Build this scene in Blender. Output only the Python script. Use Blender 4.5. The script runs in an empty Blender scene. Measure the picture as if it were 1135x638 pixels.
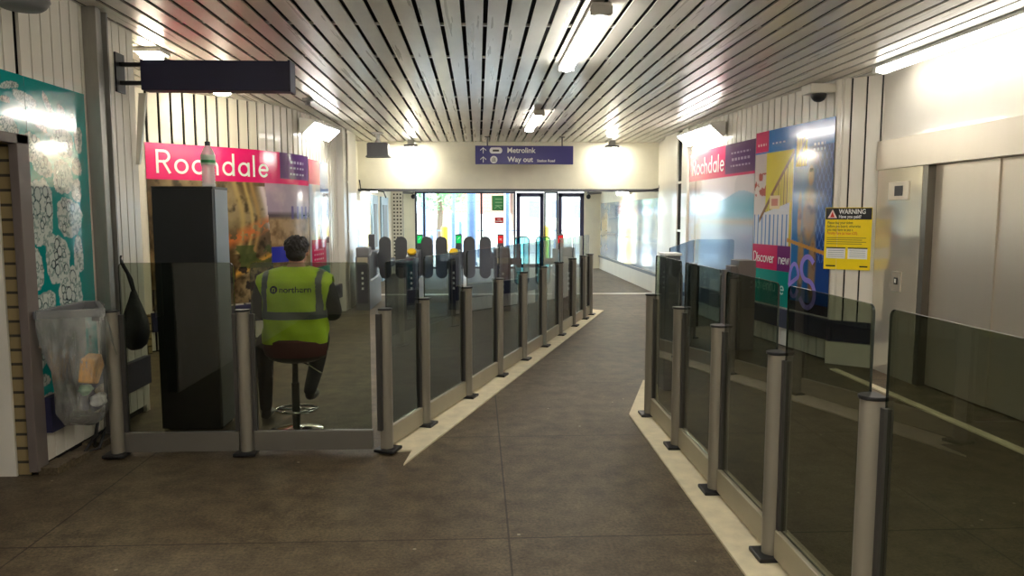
import bpy, bmesh, math, random
import numpy as np
from mathutils import Vector, Matrix
random.seed(7)
PI = math.pi
SC = bpy.context.scene
COL = SC.collection

# ------------------------------------------------------------------ helpers
def lin(c):
    """sRGB 0-255 -> linear tuple"""
    out = []
    for v in c:
        v = v / 255.0
        out.append(v / 12.92 if v <= 0.04045 else ((v + 0.055) / 1.055) ** 2.4)
    return tuple(out)

def material(name):
    m = bpy.data.materials.new(name); m.use_nodes = True
    return m, m.node_tree, m.node_tree.nodes['Principled BSDF']

def noise_node(nt, scale, detail=4, rough=.55, vec=None, dist=0):
    n = nt.nodes.new('ShaderNodeTexNoise')
    n.inputs['Scale'].default_value = scale; n.inputs['Detail'].default_value = detail
    n.inputs['Roughness'].default_value = rough; n.inputs['Distortion'].default_value = dist
    if vec: nt.links.new(vec, n.inputs['Vector'])
    return n

def coords(nt, scale=(1, 1, 1), kind='Object'):
    tc = nt.nodes.new('ShaderNodeTexCoord'); mp = nt.nodes.new('ShaderNodeMapping')
    mp.inputs['Scale'].default_value = scale
    nt.links.new(tc.outputs[kind], mp.inputs['Vector'])
    return mp.outputs['Vector']

def ramp(nt, fac, stops):
    r = nt.nodes.new('ShaderNodeValToRGB'); e = r.color_ramp.elements
    while len(e) < len(stops): e.new(.5)
    for k, (p, c) in enumerate(stops):
        e[k].position = p; e[k].color = (*c, 1)
    nt.links.new(fac, r.inputs['Fac'])
    return r.outputs['Color']

def simple(name, rgb, rough=.5, metal=0, var=.12, scale=6, bump=0, coat=0, spec=.5, stretch=(1, 1, 1)):
    """plain paint / metal with a soft procedural variation in tone"""
    m, nt, b = material(name)
    c = lin(rgb)
    n = noise_node(nt, scale, 5, .6, coords(nt, stretch))
    col = ramp(nt, n.outputs['Fac'], [(.25, tuple(v * (1 - var) for v in c)), (.75, tuple(min(1, v * (1 + var)) for v in c))])
    nt.links.new(col, b.inputs['Base Color'])
    b.inputs['Roughness'].default_value = rough; b.inputs['Metallic'].default_value = metal
    b.inputs['Coat Weight'].default_value = coat; b.inputs['Coat Roughness'].default_value = .06
    b.inputs['Specular IOR Level'].default_value = spec
    if bump:
        bp = nt.nodes.new('ShaderNodeBump'); bp.inputs['Strength'].default_value = bump
        bp.inputs['Distance'].default_value = .01
        nt.links.new(n.outputs['Fac'], bp.inputs['Height']); nt.links.new(bp.outputs['Normal'], b.inputs['Normal'])
    return m

def emit(name, rgb, strength):
    m, nt, b = material(name)
    b.inputs['Base Color'].default_value = (*lin(rgb), 1)
    b.inputs['Emission Color'].default_value = (*lin(rgb), 1)
    b.inputs['Emission Strength'].default_value = strength
    return m

def tinted_glass(name, tint, refl=1.0, rough=.0, ior=1.5):
    m, nt, b = material(name)
    nt.nodes.remove(b)
    out = nt.nodes['Material Output']
    tr = nt.nodes.new('ShaderNodeBsdfTransparent'); tr.inputs['Color'].default_value = (*tint, 1)
    gl = nt.nodes.new('ShaderNodeBsdfGlossy'); gl.inputs['Roughness'].default_value = rough
    gl.inputs['Color'].default_value = (refl, refl, refl, 1)
    fr = nt.nodes.new('ShaderNodeFresnel'); fr.inputs['IOR'].default_value = ior
    mx = nt.nodes.new('ShaderNodeMixShader')
    # mirror reflection only where a ray enters the sheet; leaving it, light just passes on
    ge = nt.nodes.new('ShaderNodeNewGeometry'); inv = nt.nodes.new('ShaderNodeMath'); inv.operation = 'SUBTRACT'; inv.inputs[0].default_value = 1
    nt.links.new(ge.outputs['Backfacing'], inv.inputs[1]); ml = nt.nodes.new('ShaderNodeMath'); ml.operation = 'MULTIPLY'
    nt.links.new(fr.outputs['Fac'], ml.inputs[0]); nt.links.new(inv.outputs[0], ml.inputs[1])
    nt.links.new(ml.outputs[0], mx.inputs['Fac']); nt.links.new(tr.outputs[0], mx.inputs[1])
    nt.links.new(gl.outputs[0], mx.inputs[2]); nt.links.new(mx.outputs[0], out.inputs['Surface'])
    return m

def printed(name, rough=.18, coat=.6):
    """print on a glossy sheet: the picture itself sits in a colour attribute"""
    m, nt, b = material(name)
    a = nt.nodes.new('ShaderNodeAttribute'); a.attribute_name = 'print'
    nt.links.new(a.outputs['Color'], b.inputs['Base Color'])
    b.inputs['Roughness'].default_value = rough
    b.inputs['Coat Weight'].default_value = coat; b.inputs['Coat Roughness'].default_value = .08
    return m

class MB:
    def __init__(s): s.bm = bmesh.new()
    def box(s, x0, x1, y0, y1, z0, z1, rz=0, piv=None, bev=0):
        cx, cy, cz = (x0 + x1) / 2, (y0 + y1) / 2, (z0 + z1) / 2
        g = bmesh.ops.create_cube(s.bm, size=1)['verts']
        for v in g:
            v.co = Vector((v.co.x * (x1 - x0) + cx, v.co.y * (y1 - y0) + cy, v.co.z * (z1 - z0) + cz))
        if bev:
            ed = list({e for v in g for e in v.link_edges})
            r = bmesh.ops.bevel(s.bm, geom=ed, offset=bev, segments=2, affect='EDGES', profile=.5)
            g = list({v for f in r['faces'] for v in f.verts} | {v for v in g if v.is_valid})
        if rz:
            p = Vector(piv or (cx, cy, 0)); M = Matrix.Translation(p) @ Matrix.Rotation(rz, 4, 'Z') @ Matrix.Translation(-p)
            for v in g: v.co = M @ v.co
        return s
    def obox(s, a, b, w, z0, z1, off=0):
        """box along the plan segment a-b, w thick, shifted sideways by off (left of a->b)"""
        a = Vector((a[0], a[1])); b = Vector((b[0], b[1])); d = (b - a).normalized(); n = Vector((-d.y, d.x))
        p = [a + n * (off - w / 2), b + n * (off - w / 2), b + n * (off + w / 2), a + n * (off + w / 2)]
        return s.prism([(q.x, q.y) for q in p], z0, z1)
    def prism(s, pts, z0, z1):
        lo = [s.bm.verts.new((x, y, z0)) for x, y in pts]; hi = [s.bm.verts.new((x, y, z1)) for x, y in pts]
        n = len(pts)
        s.bm.faces.new(lo[::-1]); s.bm.faces.new(hi)
        for i in range(n): s.bm.faces.new((lo[i], lo[(i + 1) % n], hi[(i + 1) % n], hi[i]))
        return s
    def slab(s, pts, thick, direction):
        """3-D polygon pushed along direction"""
        d = Vector(direction).normalized() * thick
        lo = [s.bm.verts.new(Vector(p)) for p in pts]; hi = [s.bm.verts.new(Vector(p) + d) for p in pts]
        n = len(pts); s.bm.faces.new(lo[::-1]); s.bm.faces.new(hi)
        for i in range(n): s.bm.faces.new((lo[i], lo[(i + 1) % n], hi[(i + 1) % n], hi[i]))
        return s
    def tube(s, pts, r, seg=10, cap=True):
        pts = [Vector(p) for p in pts]; rs = r if isinstance(r, (list, tuple)) else [r] * len(pts)
        rings = []; prev = None
        for i, p in enumerate(pts):
            t = (pts[min(i + 1, len(pts) - 1)] - pts[max(i - 1, 0)]).normalized()
            ref = prev if prev is not None else (Vector((0, 0, 1)) if abs(t.z) < .9 else Vector((1, 0, 0)))
            u = (ref - t * ref.dot(t))
            if u.length < 1e-5: u = t.orthogonal()
            u.normalize(); w = t.cross(u); prev = u
            rings.append([s.bm.verts.new(p + (u * math.cos(2 * PI * k / seg) + w * math.sin(2 * PI * k / seg)) * rs[i]) for k in range(seg)])
        for A, B in zip(rings[:-1], rings[1:]):
            for k in range(seg): s.bm.faces.new((A[k], A[(k + 1) % seg], B[(k + 1) % seg], B[k]))
        if cap:
            s.bm.faces.new(rings[0][::-1]); s.bm.faces.new(rings[-1])
        return s
    def lathe(s, prof, c=(0, 0, 0), seg=24, sx=1, sy=1):
        rings = []
        for r, z in prof:
            if r < 1e-5: rings.append([s.bm.verts.new((c[0], c[1], c[2] + z))])
            else: rings.append([s.bm.verts.new((c[0] + r * sx * math.cos(2 * PI * k / seg), c[1] + r * sy * math.sin(2 * PI * k / seg), c[2] + z)) for k in range(seg)])
        for A, B in zip(rings[:-1], rings[1:]):
            for k in range(seg):
                k2 = (k + 1) % seg
                f = [A[0] if len(A) == 1 else A[k]]
                if len(A) > 1: f.append(A[k2])
                f.append(B[0] if len(B) == 1 else B[k2])
                if len(B) > 1: f.append(B[k])
                if len(set(f)) > 2: s.bm.faces.new(f)
        for R, rev in ((rings[0], True), (rings[-1], False)):
            if len(R) > 1: s.bm.faces.new(R[::-1] if rev else R)
        return s
    def ellipsoid(s, c, r, seg=20):
        g = bmesh.ops.create_uvsphere(s.bm, u_segments=seg, v_segments=seg // 2 + 2, radius=1)['verts']
        for v in g: v.co = Vector((v.co.x * r[0] + c[0], v.co.y * r[1] + c[1], v.co.z * r[2] + c[2]))
        return s
    def build(s, name, mat, parent=None, smooth=False, bevel=0):
        bmesh.ops.recalc_face_normals(s.bm, faces=s.bm.faces)
        me = bpy.data.meshes.new(name); s.bm.to_mesh(me); s.bm.free()
        for m in (mat if isinstance(mat, (list, tuple)) else [mat]): me.materials.append(m)
        if smooth:
            for p in me.polygons: p.use_smooth = True
        o = bpy.data.objects.new(name, me); COL.objects.link(o)
        if smooth == 'auto': me.set_sharp_from_angle(angle=math.radians(35))
        if bevel:
            md = o.modifiers.new('bevel', 'BEVEL'); md.width = bevel; md.segments = 2; md.limit_method = 'ANGLE'
        if parent:
            o.parent = parent; o.matrix_parent_inverse = parent.matrix_basis.inverted()
        return o

def tag(o, label, cat, group=None):
    o['label'] = label; o['category'] = cat
    if group: o['group'] = group
    return o
def thing(name, label, cat, loc=(0, 0, 0), group=None):
    o = bpy.data.objects.new(name, None); COL.objects.link(o); o.location = loc
    o.empty_display_size = .1
    return tag(o, label, cat, group)
def struct(o):
    o['kind'] = 'structure'; return o
def copy_tree(o, parent=None):
    c = o.copy(); COL.objects.link(c)
    if parent: c.parent = parent
    for ch in list(o.children): copy_tree(ch, c)
    return c
def text_mesh(name, body, size, mat, origin, right, up, parent, align='LEFT', thick=.002, xs=1.0, bold=0.0):
    cu = bpy.data.curves.new(name, 'FONT'); cu.body = body; cu.size = size; cu.align_x = align
    cu.extrude = thick; cu.offset = bold * size
    t = bpy.data.objects.new(name, cu); COL.objects.link(t)
    dg = bpy.context.evaluated_depsgraph_get(); me = bpy.data.meshes.new_from_object(t.evaluated_get(dg))
    bpy.data.objects.remove(t)
    R = Vector(right).normalized(); U = Vector(up).normalized(); N = R.cross(U)
    for v in me.vertices: v.co = Vector(origin) + R * v.co.x * xs + U * v.co.y + N * v.co.z
    me.materials.clear(); me.materials.append(mat)
    o = bpy.data.objects.new(name, me); COL.objects.link(o)
    if parent: o.parent = parent; o.matrix_parent_inverse = parent.matrix_basis.inverted()
    return o

# ------------------------------------------------------------------ materials
M = {}
M['cream'] = simple('cream_painted_metal', (228, 222, 209), .32, 0, .06, 2.2, coat=.35, stretch=(1, 1, .25))
M['cream_far'] = simple('cream_plaster', (236, 231, 212), .7, 0, .06, 3)
M['white_gloss'] = simple('white_gloss_panel', (226, 222, 210), .12, 0, .03, 1.5, coat=1)
M['void'] = simple('dark_gap', (22, 20, 18), .9)
M['white_ink'] = simple('white_glossy_ink', (250, 250, 248), .2, 0, .01, coat=.6)
M['navy'] = simple('navy_paint', (38, 38, 66), .4, 0, .15)
M['navy_sign'] = simple('navy_sign_face', (66, 62, 128), .35, 0, .04)
M['navy_dark'] = simple('navy_sign_back', (42, 42, 72), .45, 0, .08)
M['white'] = simple('white_print', (240, 240, 238), .5, 0, .02)
M['post'] = simple('grey_anodised', (144, 138, 126), .38, .35, .08, 3, stretch=(1, 1, .2))
M['rail'] = simple('grey_rail', (112, 108, 100), .4, .3, .08, 3)
M['rail_light'] = simple('warm_grey_rail', (168, 160, 138), .45, .2, .08, 3)
M['clamp'] = simple('dark_clamp', (74, 72, 70), .4, .4, .1)
M['black'] = simple('black_plastic', (20, 20, 22), .42, 0, .2)
M['black_matt'] = simple('black_board', (24, 25, 28), .5, 0, .2, 2)
M['grey_side'] = simple('blue_grey_laminate', (108, 114, 122), .4, 0, .06)
M['chrome'] = simple('chrome', (220, 220, 222), .12, 1, .02)
M['galv'] = simple('galvanised_steel', (150, 148, 142), .4, .6, .22, 7, stretch=(1, 1, .3))
M['frame_grey'] = simple('taupe_frame', (112, 102, 96), .5, 0, .08, 3)
M['polished'] = simple('polished_cream_panel', (222, 214, 196), .06, .55, .02, 1.2)
M['steel'] = simple('brushed_steel', (206, 196, 180), .3, .6, .07, 1.2, stretch=(1, 1, .12))
M['steel_dark'] = simple('steel_jamb', (120, 116, 108), .32, .8, .08, 2)
M['device'] = simple('grey_casing', (118, 118, 120), .5, 0, .06)
M['fixture'] = simple('fixture_housing', (196, 194, 188), .4, 0, .04)
M['gate_grey'] = simple('gate_grey_metal', (96, 98, 104), .42, .2, .08)
M['paddle'] = simple('grey_paddle_vinyl', (84, 86, 90), .45, 0, .06)
M['yellow'] = simple('yellow_paint', (250, 205, 40), .45, 0, .04)
M['glass'] = tinted_glass('smoked_glass', (.545, .575, .50))
M['glass_cool'] = tinted_glass('cool_reflection_smoked_glass', (.51, .555, .545))  # smoked tint cooled to carry the bluish reflections on the left barrier
M['glass_light'] = tinted_glass('lighter_smoked_glass', (.66, .69, .62))
M['glass_blue'] = tinted_glass('blue_reflection_glass', (.70, .80, .88))  # blue in the tint stands in for reflections of outside and posters
M['glass_edge'] = simple('dark_glass_edge', (26, 34, 30), .2)
M['glass_clear'] = tinted_glass('clear_glass', (.93, .97, .97))
M['glass_aqua'] = tinted_glass('aqua_glass', (.45, .82, .86))
M['tube'] = emit('lit_diffuser', (255, 251, 243), 13)
M['tube_cool'] = emit('lit_wall_diffuser', (255, 252, 246), 11)
M['tube_bright'] = emit('lit_added_diffuser', (255, 251, 243), 20)  # only for the unseen rear lamps added to brighten the hall
M['tube_soft'] = emit('lit_long_diffuser', (255, 250, 241), 5.5)
M['spot'] = emit('lit_lamp_lens', (255, 244, 216), 60)
M['flood'] = emit('lit_bulkhead_lens', (255, 250, 232), 85)
M['green_led'] = emit('green_screen', (0, 190, 90), .35)
M['red_led'] = emit('red_screen', (200, 30, 30), .3)
M['wet'] = simple('dark_tidy_cable', (20, 20, 20), .5)

# floor: worn dark slabs with thin joints, chewing-gum spots and a matt grain
def floor_mat():
    m, nt, b = material('worn_dark_floor')
    v = coords(nt)
    big = noise_node(nt, .7, 5, .6, v); fine = noise_node(nt, 60, 6, .7, v); mid = noise_node(nt, 6, 6, .65, v)
    c1 = ramp(nt, big.outputs['Fac'], [(.3, lin((92, 77, 57))), (.7, lin((118, 105, 84)))])
    c2 = ramp(nt, mid.outputs['Fac'], [(.32, (.5, .49, .47)), (.7, (1.18, 1.17, 1.15))])
    c3 = ramp(nt, fine.outputs['Fac'], [(.35, (.55, .55, .55)), (.65, (1.3, 1.3, 1.3))])
    def mul(a, bb):
        x = nt.nodes.new('ShaderNodeMix'); x.data_type = 'RGBA'; x.blend_type = 'MULTIPLY'; x.inputs['Factor'].default_value = 1
        nt.links.new(a, x.inputs['A']); nt.links.new(bb, x.inputs['B']); return x.outputs['Result']
    c = mul(mul(c1, c2), c3)
    # slab joints: brick texture with big bricks
    br = nt.nodes.new('ShaderNodeTexBrick'); br.offset = 0; br.inputs['Scale'].default_value = 1
    br.inputs['Brick Width'].default_value = 2.4; br.inputs['Row Height'].default_value = 1.75
    br.inputs['Mortar Size'].default_value = .006; br.inputs['Mortar Smooth'].default_value = .3
    br.inputs['Color1'].default_value = br.inputs['Color2'].default_value = (1, 1, 1, 1)
    br.inputs['Mortar'].default_value = (.35, .35, .35, 1)
    mp = nt.nodes.new('ShaderNodeMapping'); mp.inputs['Location'].default_value = (2.25, 1.6, 0)
    nt.links.new(v, mp.inputs['Vector']); nt.links.new(mp.outputs['Vector'], br.inputs['Vector'])
    c = mul(c, br.outputs['Color'])
    # gum spots
    vo = nt.nodes.new('ShaderNodeTexVoronoi'); vo.inputs['Scale'].default_value = 4.2; nt.links.new(v, vo.inputs['Vector'])
    lt = nt.nodes.new('ShaderNodeMath'); lt.operation = 'LESS_THAN'; lt.inputs[1].default_value = .042
    nt.links.new(vo.outputs['Distance'], lt.inputs[0])
    sp = nt.nodes.new('ShaderNodeSeparateColor'); nt.links.new(vo.outputs['Color'], sp.inputs['Color'])
    gt = nt.nodes.new('ShaderNodeMath'); gt.operation = 'GREATER_THAN'; gt.inputs[1].default_value = .3
    nt.links.new(sp.outputs['Red'], gt.inputs[0])
    mm = nt.nodes.new('ShaderNodeMath'); mm.operation = 'MULTIPLY'; nt.links.new(lt.outputs[0], mm.inputs[0]); nt.links.new(gt.outputs[0], mm.inputs[1])
    x = nt.nodes.new('ShaderNodeMix'); x.data_type = 'RGBA'; nt.links.new(mm.outputs[0], x.inputs['Factor'])
    nt.links.new(c, x.inputs['A']); x.inputs['B'].default_value = (*lin((160, 150, 128)), 1)
    nt.links.new(x.outputs['Result'], b.inputs['Base Color'])
    b.inputs['Roughness'].default_value = .55; b.inputs['Specular IOR Level'].default_value = .35
    bp = nt.nodes.new('ShaderNodeBump'); bp.inputs['Strength'].default_value = .25; bp.inputs['Distance'].default_value = .006
    nt.links.new(fine.outputs['Fac'], bp.inputs['Height']); nt.links.new(bp.outputs['Normal'], b.inputs['Normal'])
    return m
M['floor'] = floor_mat()
M['kerb'] = simple('dusty_white_screed', (222, 210, 178), .75, 0, .14, 9, bump=.1)

def ceiling_mat():
    m, nt, b = material('scuffed_cream_slats')
    v = coords(nt, (1, .35, 1))
    n = noise_node(nt, 2.0, 6, .65, v); n2 = noise_node(nt, 9, 2, .5, coords(nt, (1, .2, 1)))
    c = ramp(nt, n.outputs['Fac'], [(.3, lin((206, 200, 188))), (.7, lin((232, 227, 215)))])
    nt.links.new(c, b.inputs['Base Color'])
    n3 = noise_node(nt, 5, 3, .6, coords(nt, (3, .12, 1)))
    r = ramp(nt, n3.outputs['Fac'], [(.3, (.26,) * 3), (.75, (.36,) * 3)])
    nt.links.new(r, b.inputs['Roughness'])
    b.inputs['Metallic'].default_value = 0; b.inputs['Specular IOR Level'].default_value = .6
    b.inputs['Coat Weight'].default_value = .35; b.inputs['Coat Roughness'].default_value = .16
    return m
M['slat'] = ceiling_mat()

def brick_mat(name, c1, c2, mortar, w=.22, h=.075):
    m, nt, b = material(name)
    tc = nt.nodes.new('ShaderNodeTexCoord'); sx = nt.nodes.new('ShaderNodeSeparateXYZ'); nt.links.new(tc.outputs['Object'], sx.inputs[0])
    ad = nt.nodes.new('ShaderNodeMath'); nt.links.new(sx.outputs['X'], ad.inputs[0]); nt.links.new(sx.outputs['Y'], ad.inputs[1])
    cb = nt.nodes.new('ShaderNodeCombineXYZ'); nt.links.new(ad.outputs[0], cb.inputs['X']); nt.links.new(sx.outputs['Z'], cb.inputs['Y'])
    br = nt.nodes.new('ShaderNodeTexBrick'); nt.links.new(cb.outputs[0], br.inputs['Vector']); br.inputs['Scale'].default_value = 1
    br.inputs['Brick Width'].default_value = w; br.inputs['Row Height'].default_value = h; br.inputs['Mortar Size'].default_value = .009
    br.inputs['Color1'].default_value = (*lin(c1), 1); br.inputs['Color2'].default_value = (*lin(c2), 1); br.inputs['Mortar'].default_value = (*lin(mortar), 1)
    nt.links.new(br.outputs['Color'], b.inputs['Base Color']); b.inputs['Roughness'].default_value = .85
    return m
M['brick_buff'] = brick_mat('buff_glazed_brick', (150, 132, 92), (134, 116, 78), (56, 50, 40), .22, .09)
M['brick_red'] = brick_mat('red_brick', (178, 96, 78), (190, 110, 88), (200, 186, 170))

M['print'] = printed('glossy_poster_print', .14, .4)
M['print_shiny'] = printed('very_glossy_print', .09, 1.0)
M['print_flat'] = printed('distant_print', .6, 0)

# ------------------------------------------------------------------ room geometry
ZC = 3.12
def chaikin(P, n=3):
    P = [np.array(p, float) for p in P]
    for _ in range(n):
        Q = [P[0]]
        for a, b in zip(P[:-1], P[1:]): Q += [a * .75 + b * .25, a * .25 + b * .75]
        Q.append(P[-1]); P = Q
    return np.array(P)
LP = chaikin([(-4.4, 8.55), (-3.9, 9.0), (-3.35, 9.5), (-2.9, 9.98), (-2.6, 10.55), (-2.47, 11.3), (-2.4, 12.2), (-2.38, 12.75)])
RP = chaikin([(3.98, 7.9), (3.92, 8.3), (3.75, 9.6), (3.64, 11.2), (3.6, 12.6), (3.6, 13.3)])
class Path:
    def __init__(s, P, side):
        s.P = P; d = np.hypot(*(P[1:] - P[:-1]).T); s.u = np.concatenate([[0], np.cumsum(d)]); s.side = side; s.L = s.u[-1]
    def at(s, u, off=0):
        """point on the wall line, off metres in front of it (towards the hall)"""
        x = np.interp(u, s.u, s.P[:, 0]); y = np.interp(u, s.u, s.P[:, 1])
        x2 = np.interp(u + .04, s.u, s.P[:, 0]); y2 = np.interp(u + .04, s.u, s.P[:, 1])
        x1 = np.interp(u - .04, s.u, s.P[:, 0]); y1 = np.interp(u - .04, s.u, s.P[:, 1])
        tx, ty = x2 - x1, y2 - y1; l = np.hypot(tx, ty); nx, ny = ty / l * s.side, -tx / l * s.side
        return x + nx * off, y + ny * off
PL, PR = Path(LP, 1), Path(RP, -1)

# floor
f = MB(); f.box(-5.2, 4.6, -2.2, 23.0, -.12, 0); struct(f.build('floor', M['floor']))
# slatted ceiling
c = MB(); pitch, gap = .167, .034
x = -5.1
while x < 4.5:
    c.box(x, x + pitch - gap, -2.2, 15.2, ZC, ZC + .012); x += pitch
slats = struct(c.build('ceiling', M['slat']))
c = MB()
for k in range(15): c.box(-5.1, 4.5, -1.2 + 1.2 * k, -1.165 + 1.2 * k, ZC + .013, ZC + .03)
struct(c.build('trim_1', M['slat']))
c = MB(); c.box(-5.2, 4.6, -2.2, 15.2, ZC + .14, ZC + .2); struct(c.build('ceiling', M['void']))

# slatted walls: boards with dark gaps on a dark backing
def slat_wall(name, pathf, L, u0, z0, z1, pitch, gap, depth=.02, mat=None):
    b = MB(); u = u0
    while u < L - .02:
        ue = min(u + pitch - gap, L)
        n = 1
        p0, p1 = pathf(u, 0), pathf(ue, 0)
        q0, q1 = pathf(u, -depth), pathf(ue, -depth)
        b.prism([p0, p1, q1, q0], z0, z1); u += pitch
    return struct(b.build(name, mat or M['cream']))
def back_wall(name, pathf, L, u0, z0, z1, mat, off=-.03, th=.08, n=24):
    b = MB(); us = [u0 + (L - u0) * k / n for k in range(n + 1)]
    for a, e in zip(us[:-1], us[1:]):
        b.prism([pathf(a, off), pathf(e, off), pathf(e, off - th), pathf(a, off - th)], z0, z1)
    return struct(b.build(name, mat))
def bumper(name, pathf, L, u0, z0=.25, z1=.48, n=16, off=.05):
    b = MB(); us = [u0 + (L - u0) * k / n for k in range(n + 1)]
    for a, e in zip(us[:-1], us[1:]):
        b.prism([pathf(a, off), pathf(e, off), pathf(e, .002), pathf(a, .002)], z0, z1)
    return struct(b.build(name, M['navy']))
def straight(x0, y0, x1, y1, side):
    d = math.hypot(x1 - x0, y1 - y0); tx, ty = (x1 - x0) / d, (y1 - y0) / d
    nx, ny = ty * side, -tx * side
    return (lambda u, off=0: (x0 + tx * u + nx * off, y0 + ty * u + ny * off)), d

# left near wall, X = -2.8, from the doorway (Y 4.5) to the corner (Y 6.25)
pf, L = straight(-2.8, 4.79, -2.8, 6.25, 1)
slat_wall('wall_left', pf, L, 0, .06, ZC, .118, .014); back_wall('wall_left', pf, L, 0, 0, ZC, M['void'], n=1)
bumper('trim_2', pf, L, .0, n=1)
# over the doorway
pf, L = straight(-2.8, 3.2, -2.8, 4.74, 1)
slat_wall('wall_left', pf, L, .01, 2.12, ZC, .118, .014); back_wall('wall_left', pf, L, 0, 2.12, ZC, M['void'], n=1)
# wall behind the camera's shoulder
pf, L = straight(-2.8, -2.2, -2.8, 3.2, 1)
slat_wall('wall_left', pf, L, 0, 0, ZC, .118, .014); back_wall('wall_left', pf, L, 0, 0, ZC, M['void'], n=1)
# doorway: taupe frame, buff brick reveal, white frame and navy door leaf
b = MB(); b.box(-2.84, -2.785, 4.67, 4.79, 0.03, 2.14); b.box(-2.84, -2.785, 3.2, 4.79, 2.08, 2.14); struct(b.build('trim_3', M['frame_grey'], bevel=.004))
b = MB(); b.box(-2.925, -2.845, 4.70, 4.9, 0, 2.1); struct(b.build('wall_left_reveal', M['brick_buff']))
d1 = MB().box(-3.1, -2.93, 4.69, 4.76, 0, 2.1).box(-3.1, -2.985, 3.0, 3.9, 2.0, 2.1).build('door_1', M['cream']); struct(d1)
MB().box(-3.07, -3.03, 3.1, 4.60, .02, 2.0, bev=.004).build('door_leaf', M['navy'], d1)
# left wall return to the recessed wall
pf, L = straight(-2.8, 6.25, -4.4, 6.4, -1)
b = MB(); b.box(-2.88, -2.8, 6.25, 6.31, 0, ZC); struct(b.build('trim_4', M['cream']))
b = MB(); b.box(-4.6, -2.88, 6.27, 6.33, 0, ZC); b.box(-4.66, -4.6, 6.3, 8.7, 0, ZC); struct(b.build('wall_left_recess', M['cream']))
# curved poster wall on the left
slat_wall('wall_left_curve', PL.at, PL.L, 0, .02, ZC, .142, .03); back_wall('wall_left_curve', PL.at, PL.L, 0, 0, ZC, M['void'])
bumper('trim_5', PL.at, PL.L, .64)
b = MB(); b.prism([PL.at(.25, .06), PL.at(.62, .06), PL.at(.62, .0), PL.at(.25, .0)], 0, .47); struct(b.build('wall_left_plinth', M['brick_buff']))
# column before the lobby (left), lobby left wall
b = MB(); b.box(-2.5, -2.28, 12.78, 13.05, 0, ZC); b.box(-2.5, -2.26, 13.12, 14.0, 0, ZC); struct(b.build('wall_left_column', M['cream']))
b = MB(); b.box(-2.5, -2.3, 13.05, 13.12, 0, ZC); struct(b.build('trim_6', M['void']))
b = MB()
for k in range(4): b.box(-2.295, -2.262, 13.05, 13.12, .5 + k * .85, .54 + k * .85)
struct(b.build('trim_7', M['cream']))
b = MB(); b.box(-2.6, -2.42, 14.0, 22.9, 0, 3.2); struct(b.build('wall_left_lobby', M['cream_far']))
b = MB(); b.box(-2.42, -2.34, 14.02, 22.5, .25, .46); struct(b.build('trim_8', M['navy']))
# bulkhead
b = MB(); b.box(-2.6, 3.9, 15.2, 15.5, 2.17, ZC + .2); struct(b.build('wall_bulkhead', M['cream_far']))
b = MB(); b.box(-2.44, 3.74, 15.17, 15.53, 2.13, 2.175); struct(b.build('trim_9', M['gate_grey']))
# right curved poster wall
slat_wall('wall_right_curve', PR.at, PR.L, .12, .02, ZC, .16, .022); back_wall('wall_right_curve', PR.at, PR.L, .12, 0, ZC, M['void'])
bumper('trim_10', PR.at, PR.L, .1)
b = MB(); b.box(3.565, 3.8, 12.6, 12.95, 0, ZC); b.box(3.555, 3.8, 13.2, 14.1, 0, ZC)
for k in range(8): b.box(3.62 + .012 * k, 3.8, 14.12 + k * .14, 14.23 + k * .14, 0, ZC)
struct(b.build('wall_right_column', M['cream']))
b = MB(); b.box(3.58, 3.6, 12.95, 13.2, 0, ZC); struct(b.build('trim_23', M['void']))
b = MB()
for k in range(4): b.box(3.565, 3.579, 12.95, 13.2, .5 + k * .85, .54 + k * .85)
struct(b.build('trim_24', M['cream']))
b = MB(); b.box(3.74, 3.85, 13.28, 15.25, 0, ZC); struct(b.build('trim_11', M['void']))
b = MB(); b.box(3.76, 3.95, 15.2, 22.9, 0, 3.2); struct(b.build('wall_right_lobby', M['cream_far']))
# return wall facing the camera next to the lift
pf, L = straight(3.93, 8.07, 4.32, 7.76, 1)
slat_wall('wall_right_return', pf, L, 0, .02, ZC, .15, .018); back_wall('wall_right_return', pf, L, 0, 0, ZC, M['void'], n=1)
bumper('trim_12', pf, L, 0, n=1)
b = MB(); b.prism([pf(0, .1), pf(L - .04, .1), pf(L - .04, .003), pf(0, .003)], 0.0, .248); struct(b.build('wall_right_plinth', M['white_gloss']))
# lift wall X = 4.28
b = MB(); b.box(4.28, 4.4, -2.2, 7.76, 2.43, ZC + .02); b.box(4.28, 4.4, -2.2, 4.4, 0, 2.43); b.box(4.38, 4.5, 4.4, 7.76, 0, 2.43)
struct(b.build('wall_right', M['cream']))
b = MB(); b.box(4.235, 4.282, 6.94, 7.74, .0, 2.12); struct(b.build('trim_13', M['polished'], bevel=.003))
b = MB(); b.box(4.225, 4.37, 4.4, 7.76, 2.12, 2.42); struct(b.build('trim_14', M['steel'], bevel=.003))
b = MB(); b.box(4.24, 4.39, 6.86, 6.94, 0, 2.12); b.box(4.24, 4.39, 4.4, 5.0, 0, 2.12); struct(b.build('trim_15', M['steel_dark']))
b = MB(); b.box(3.76, 3.84, 3.0, 7.65, 0.0, .012); struct(b.build('trim_16', M['kerb']))
d2 = MB().box(4.315, 4.34, 6.0, 6.86, .015, 2.12).build('door_2', M['steel']); struct(d2)
MB().box(4.33, 4.355, 5.0, 6.03, .015, 2.12).build('lift_leaf', M['steel'], d2)
# closing walls behind the camera
b = MB(); b.box(-5.2, 4.6, -2.3, -2.2, 0, 3.3); struct(b.build('wall_rear', M['cream_far']))
b = MB(); b.box(-5.3, -5.2, -2.3, 9, 0, 3.3); b.box(-5.2, -4.3, 8.9, 9.0, 0, 3.3); struct(b.build('wall_left_outer', M['cream_far']))
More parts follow.
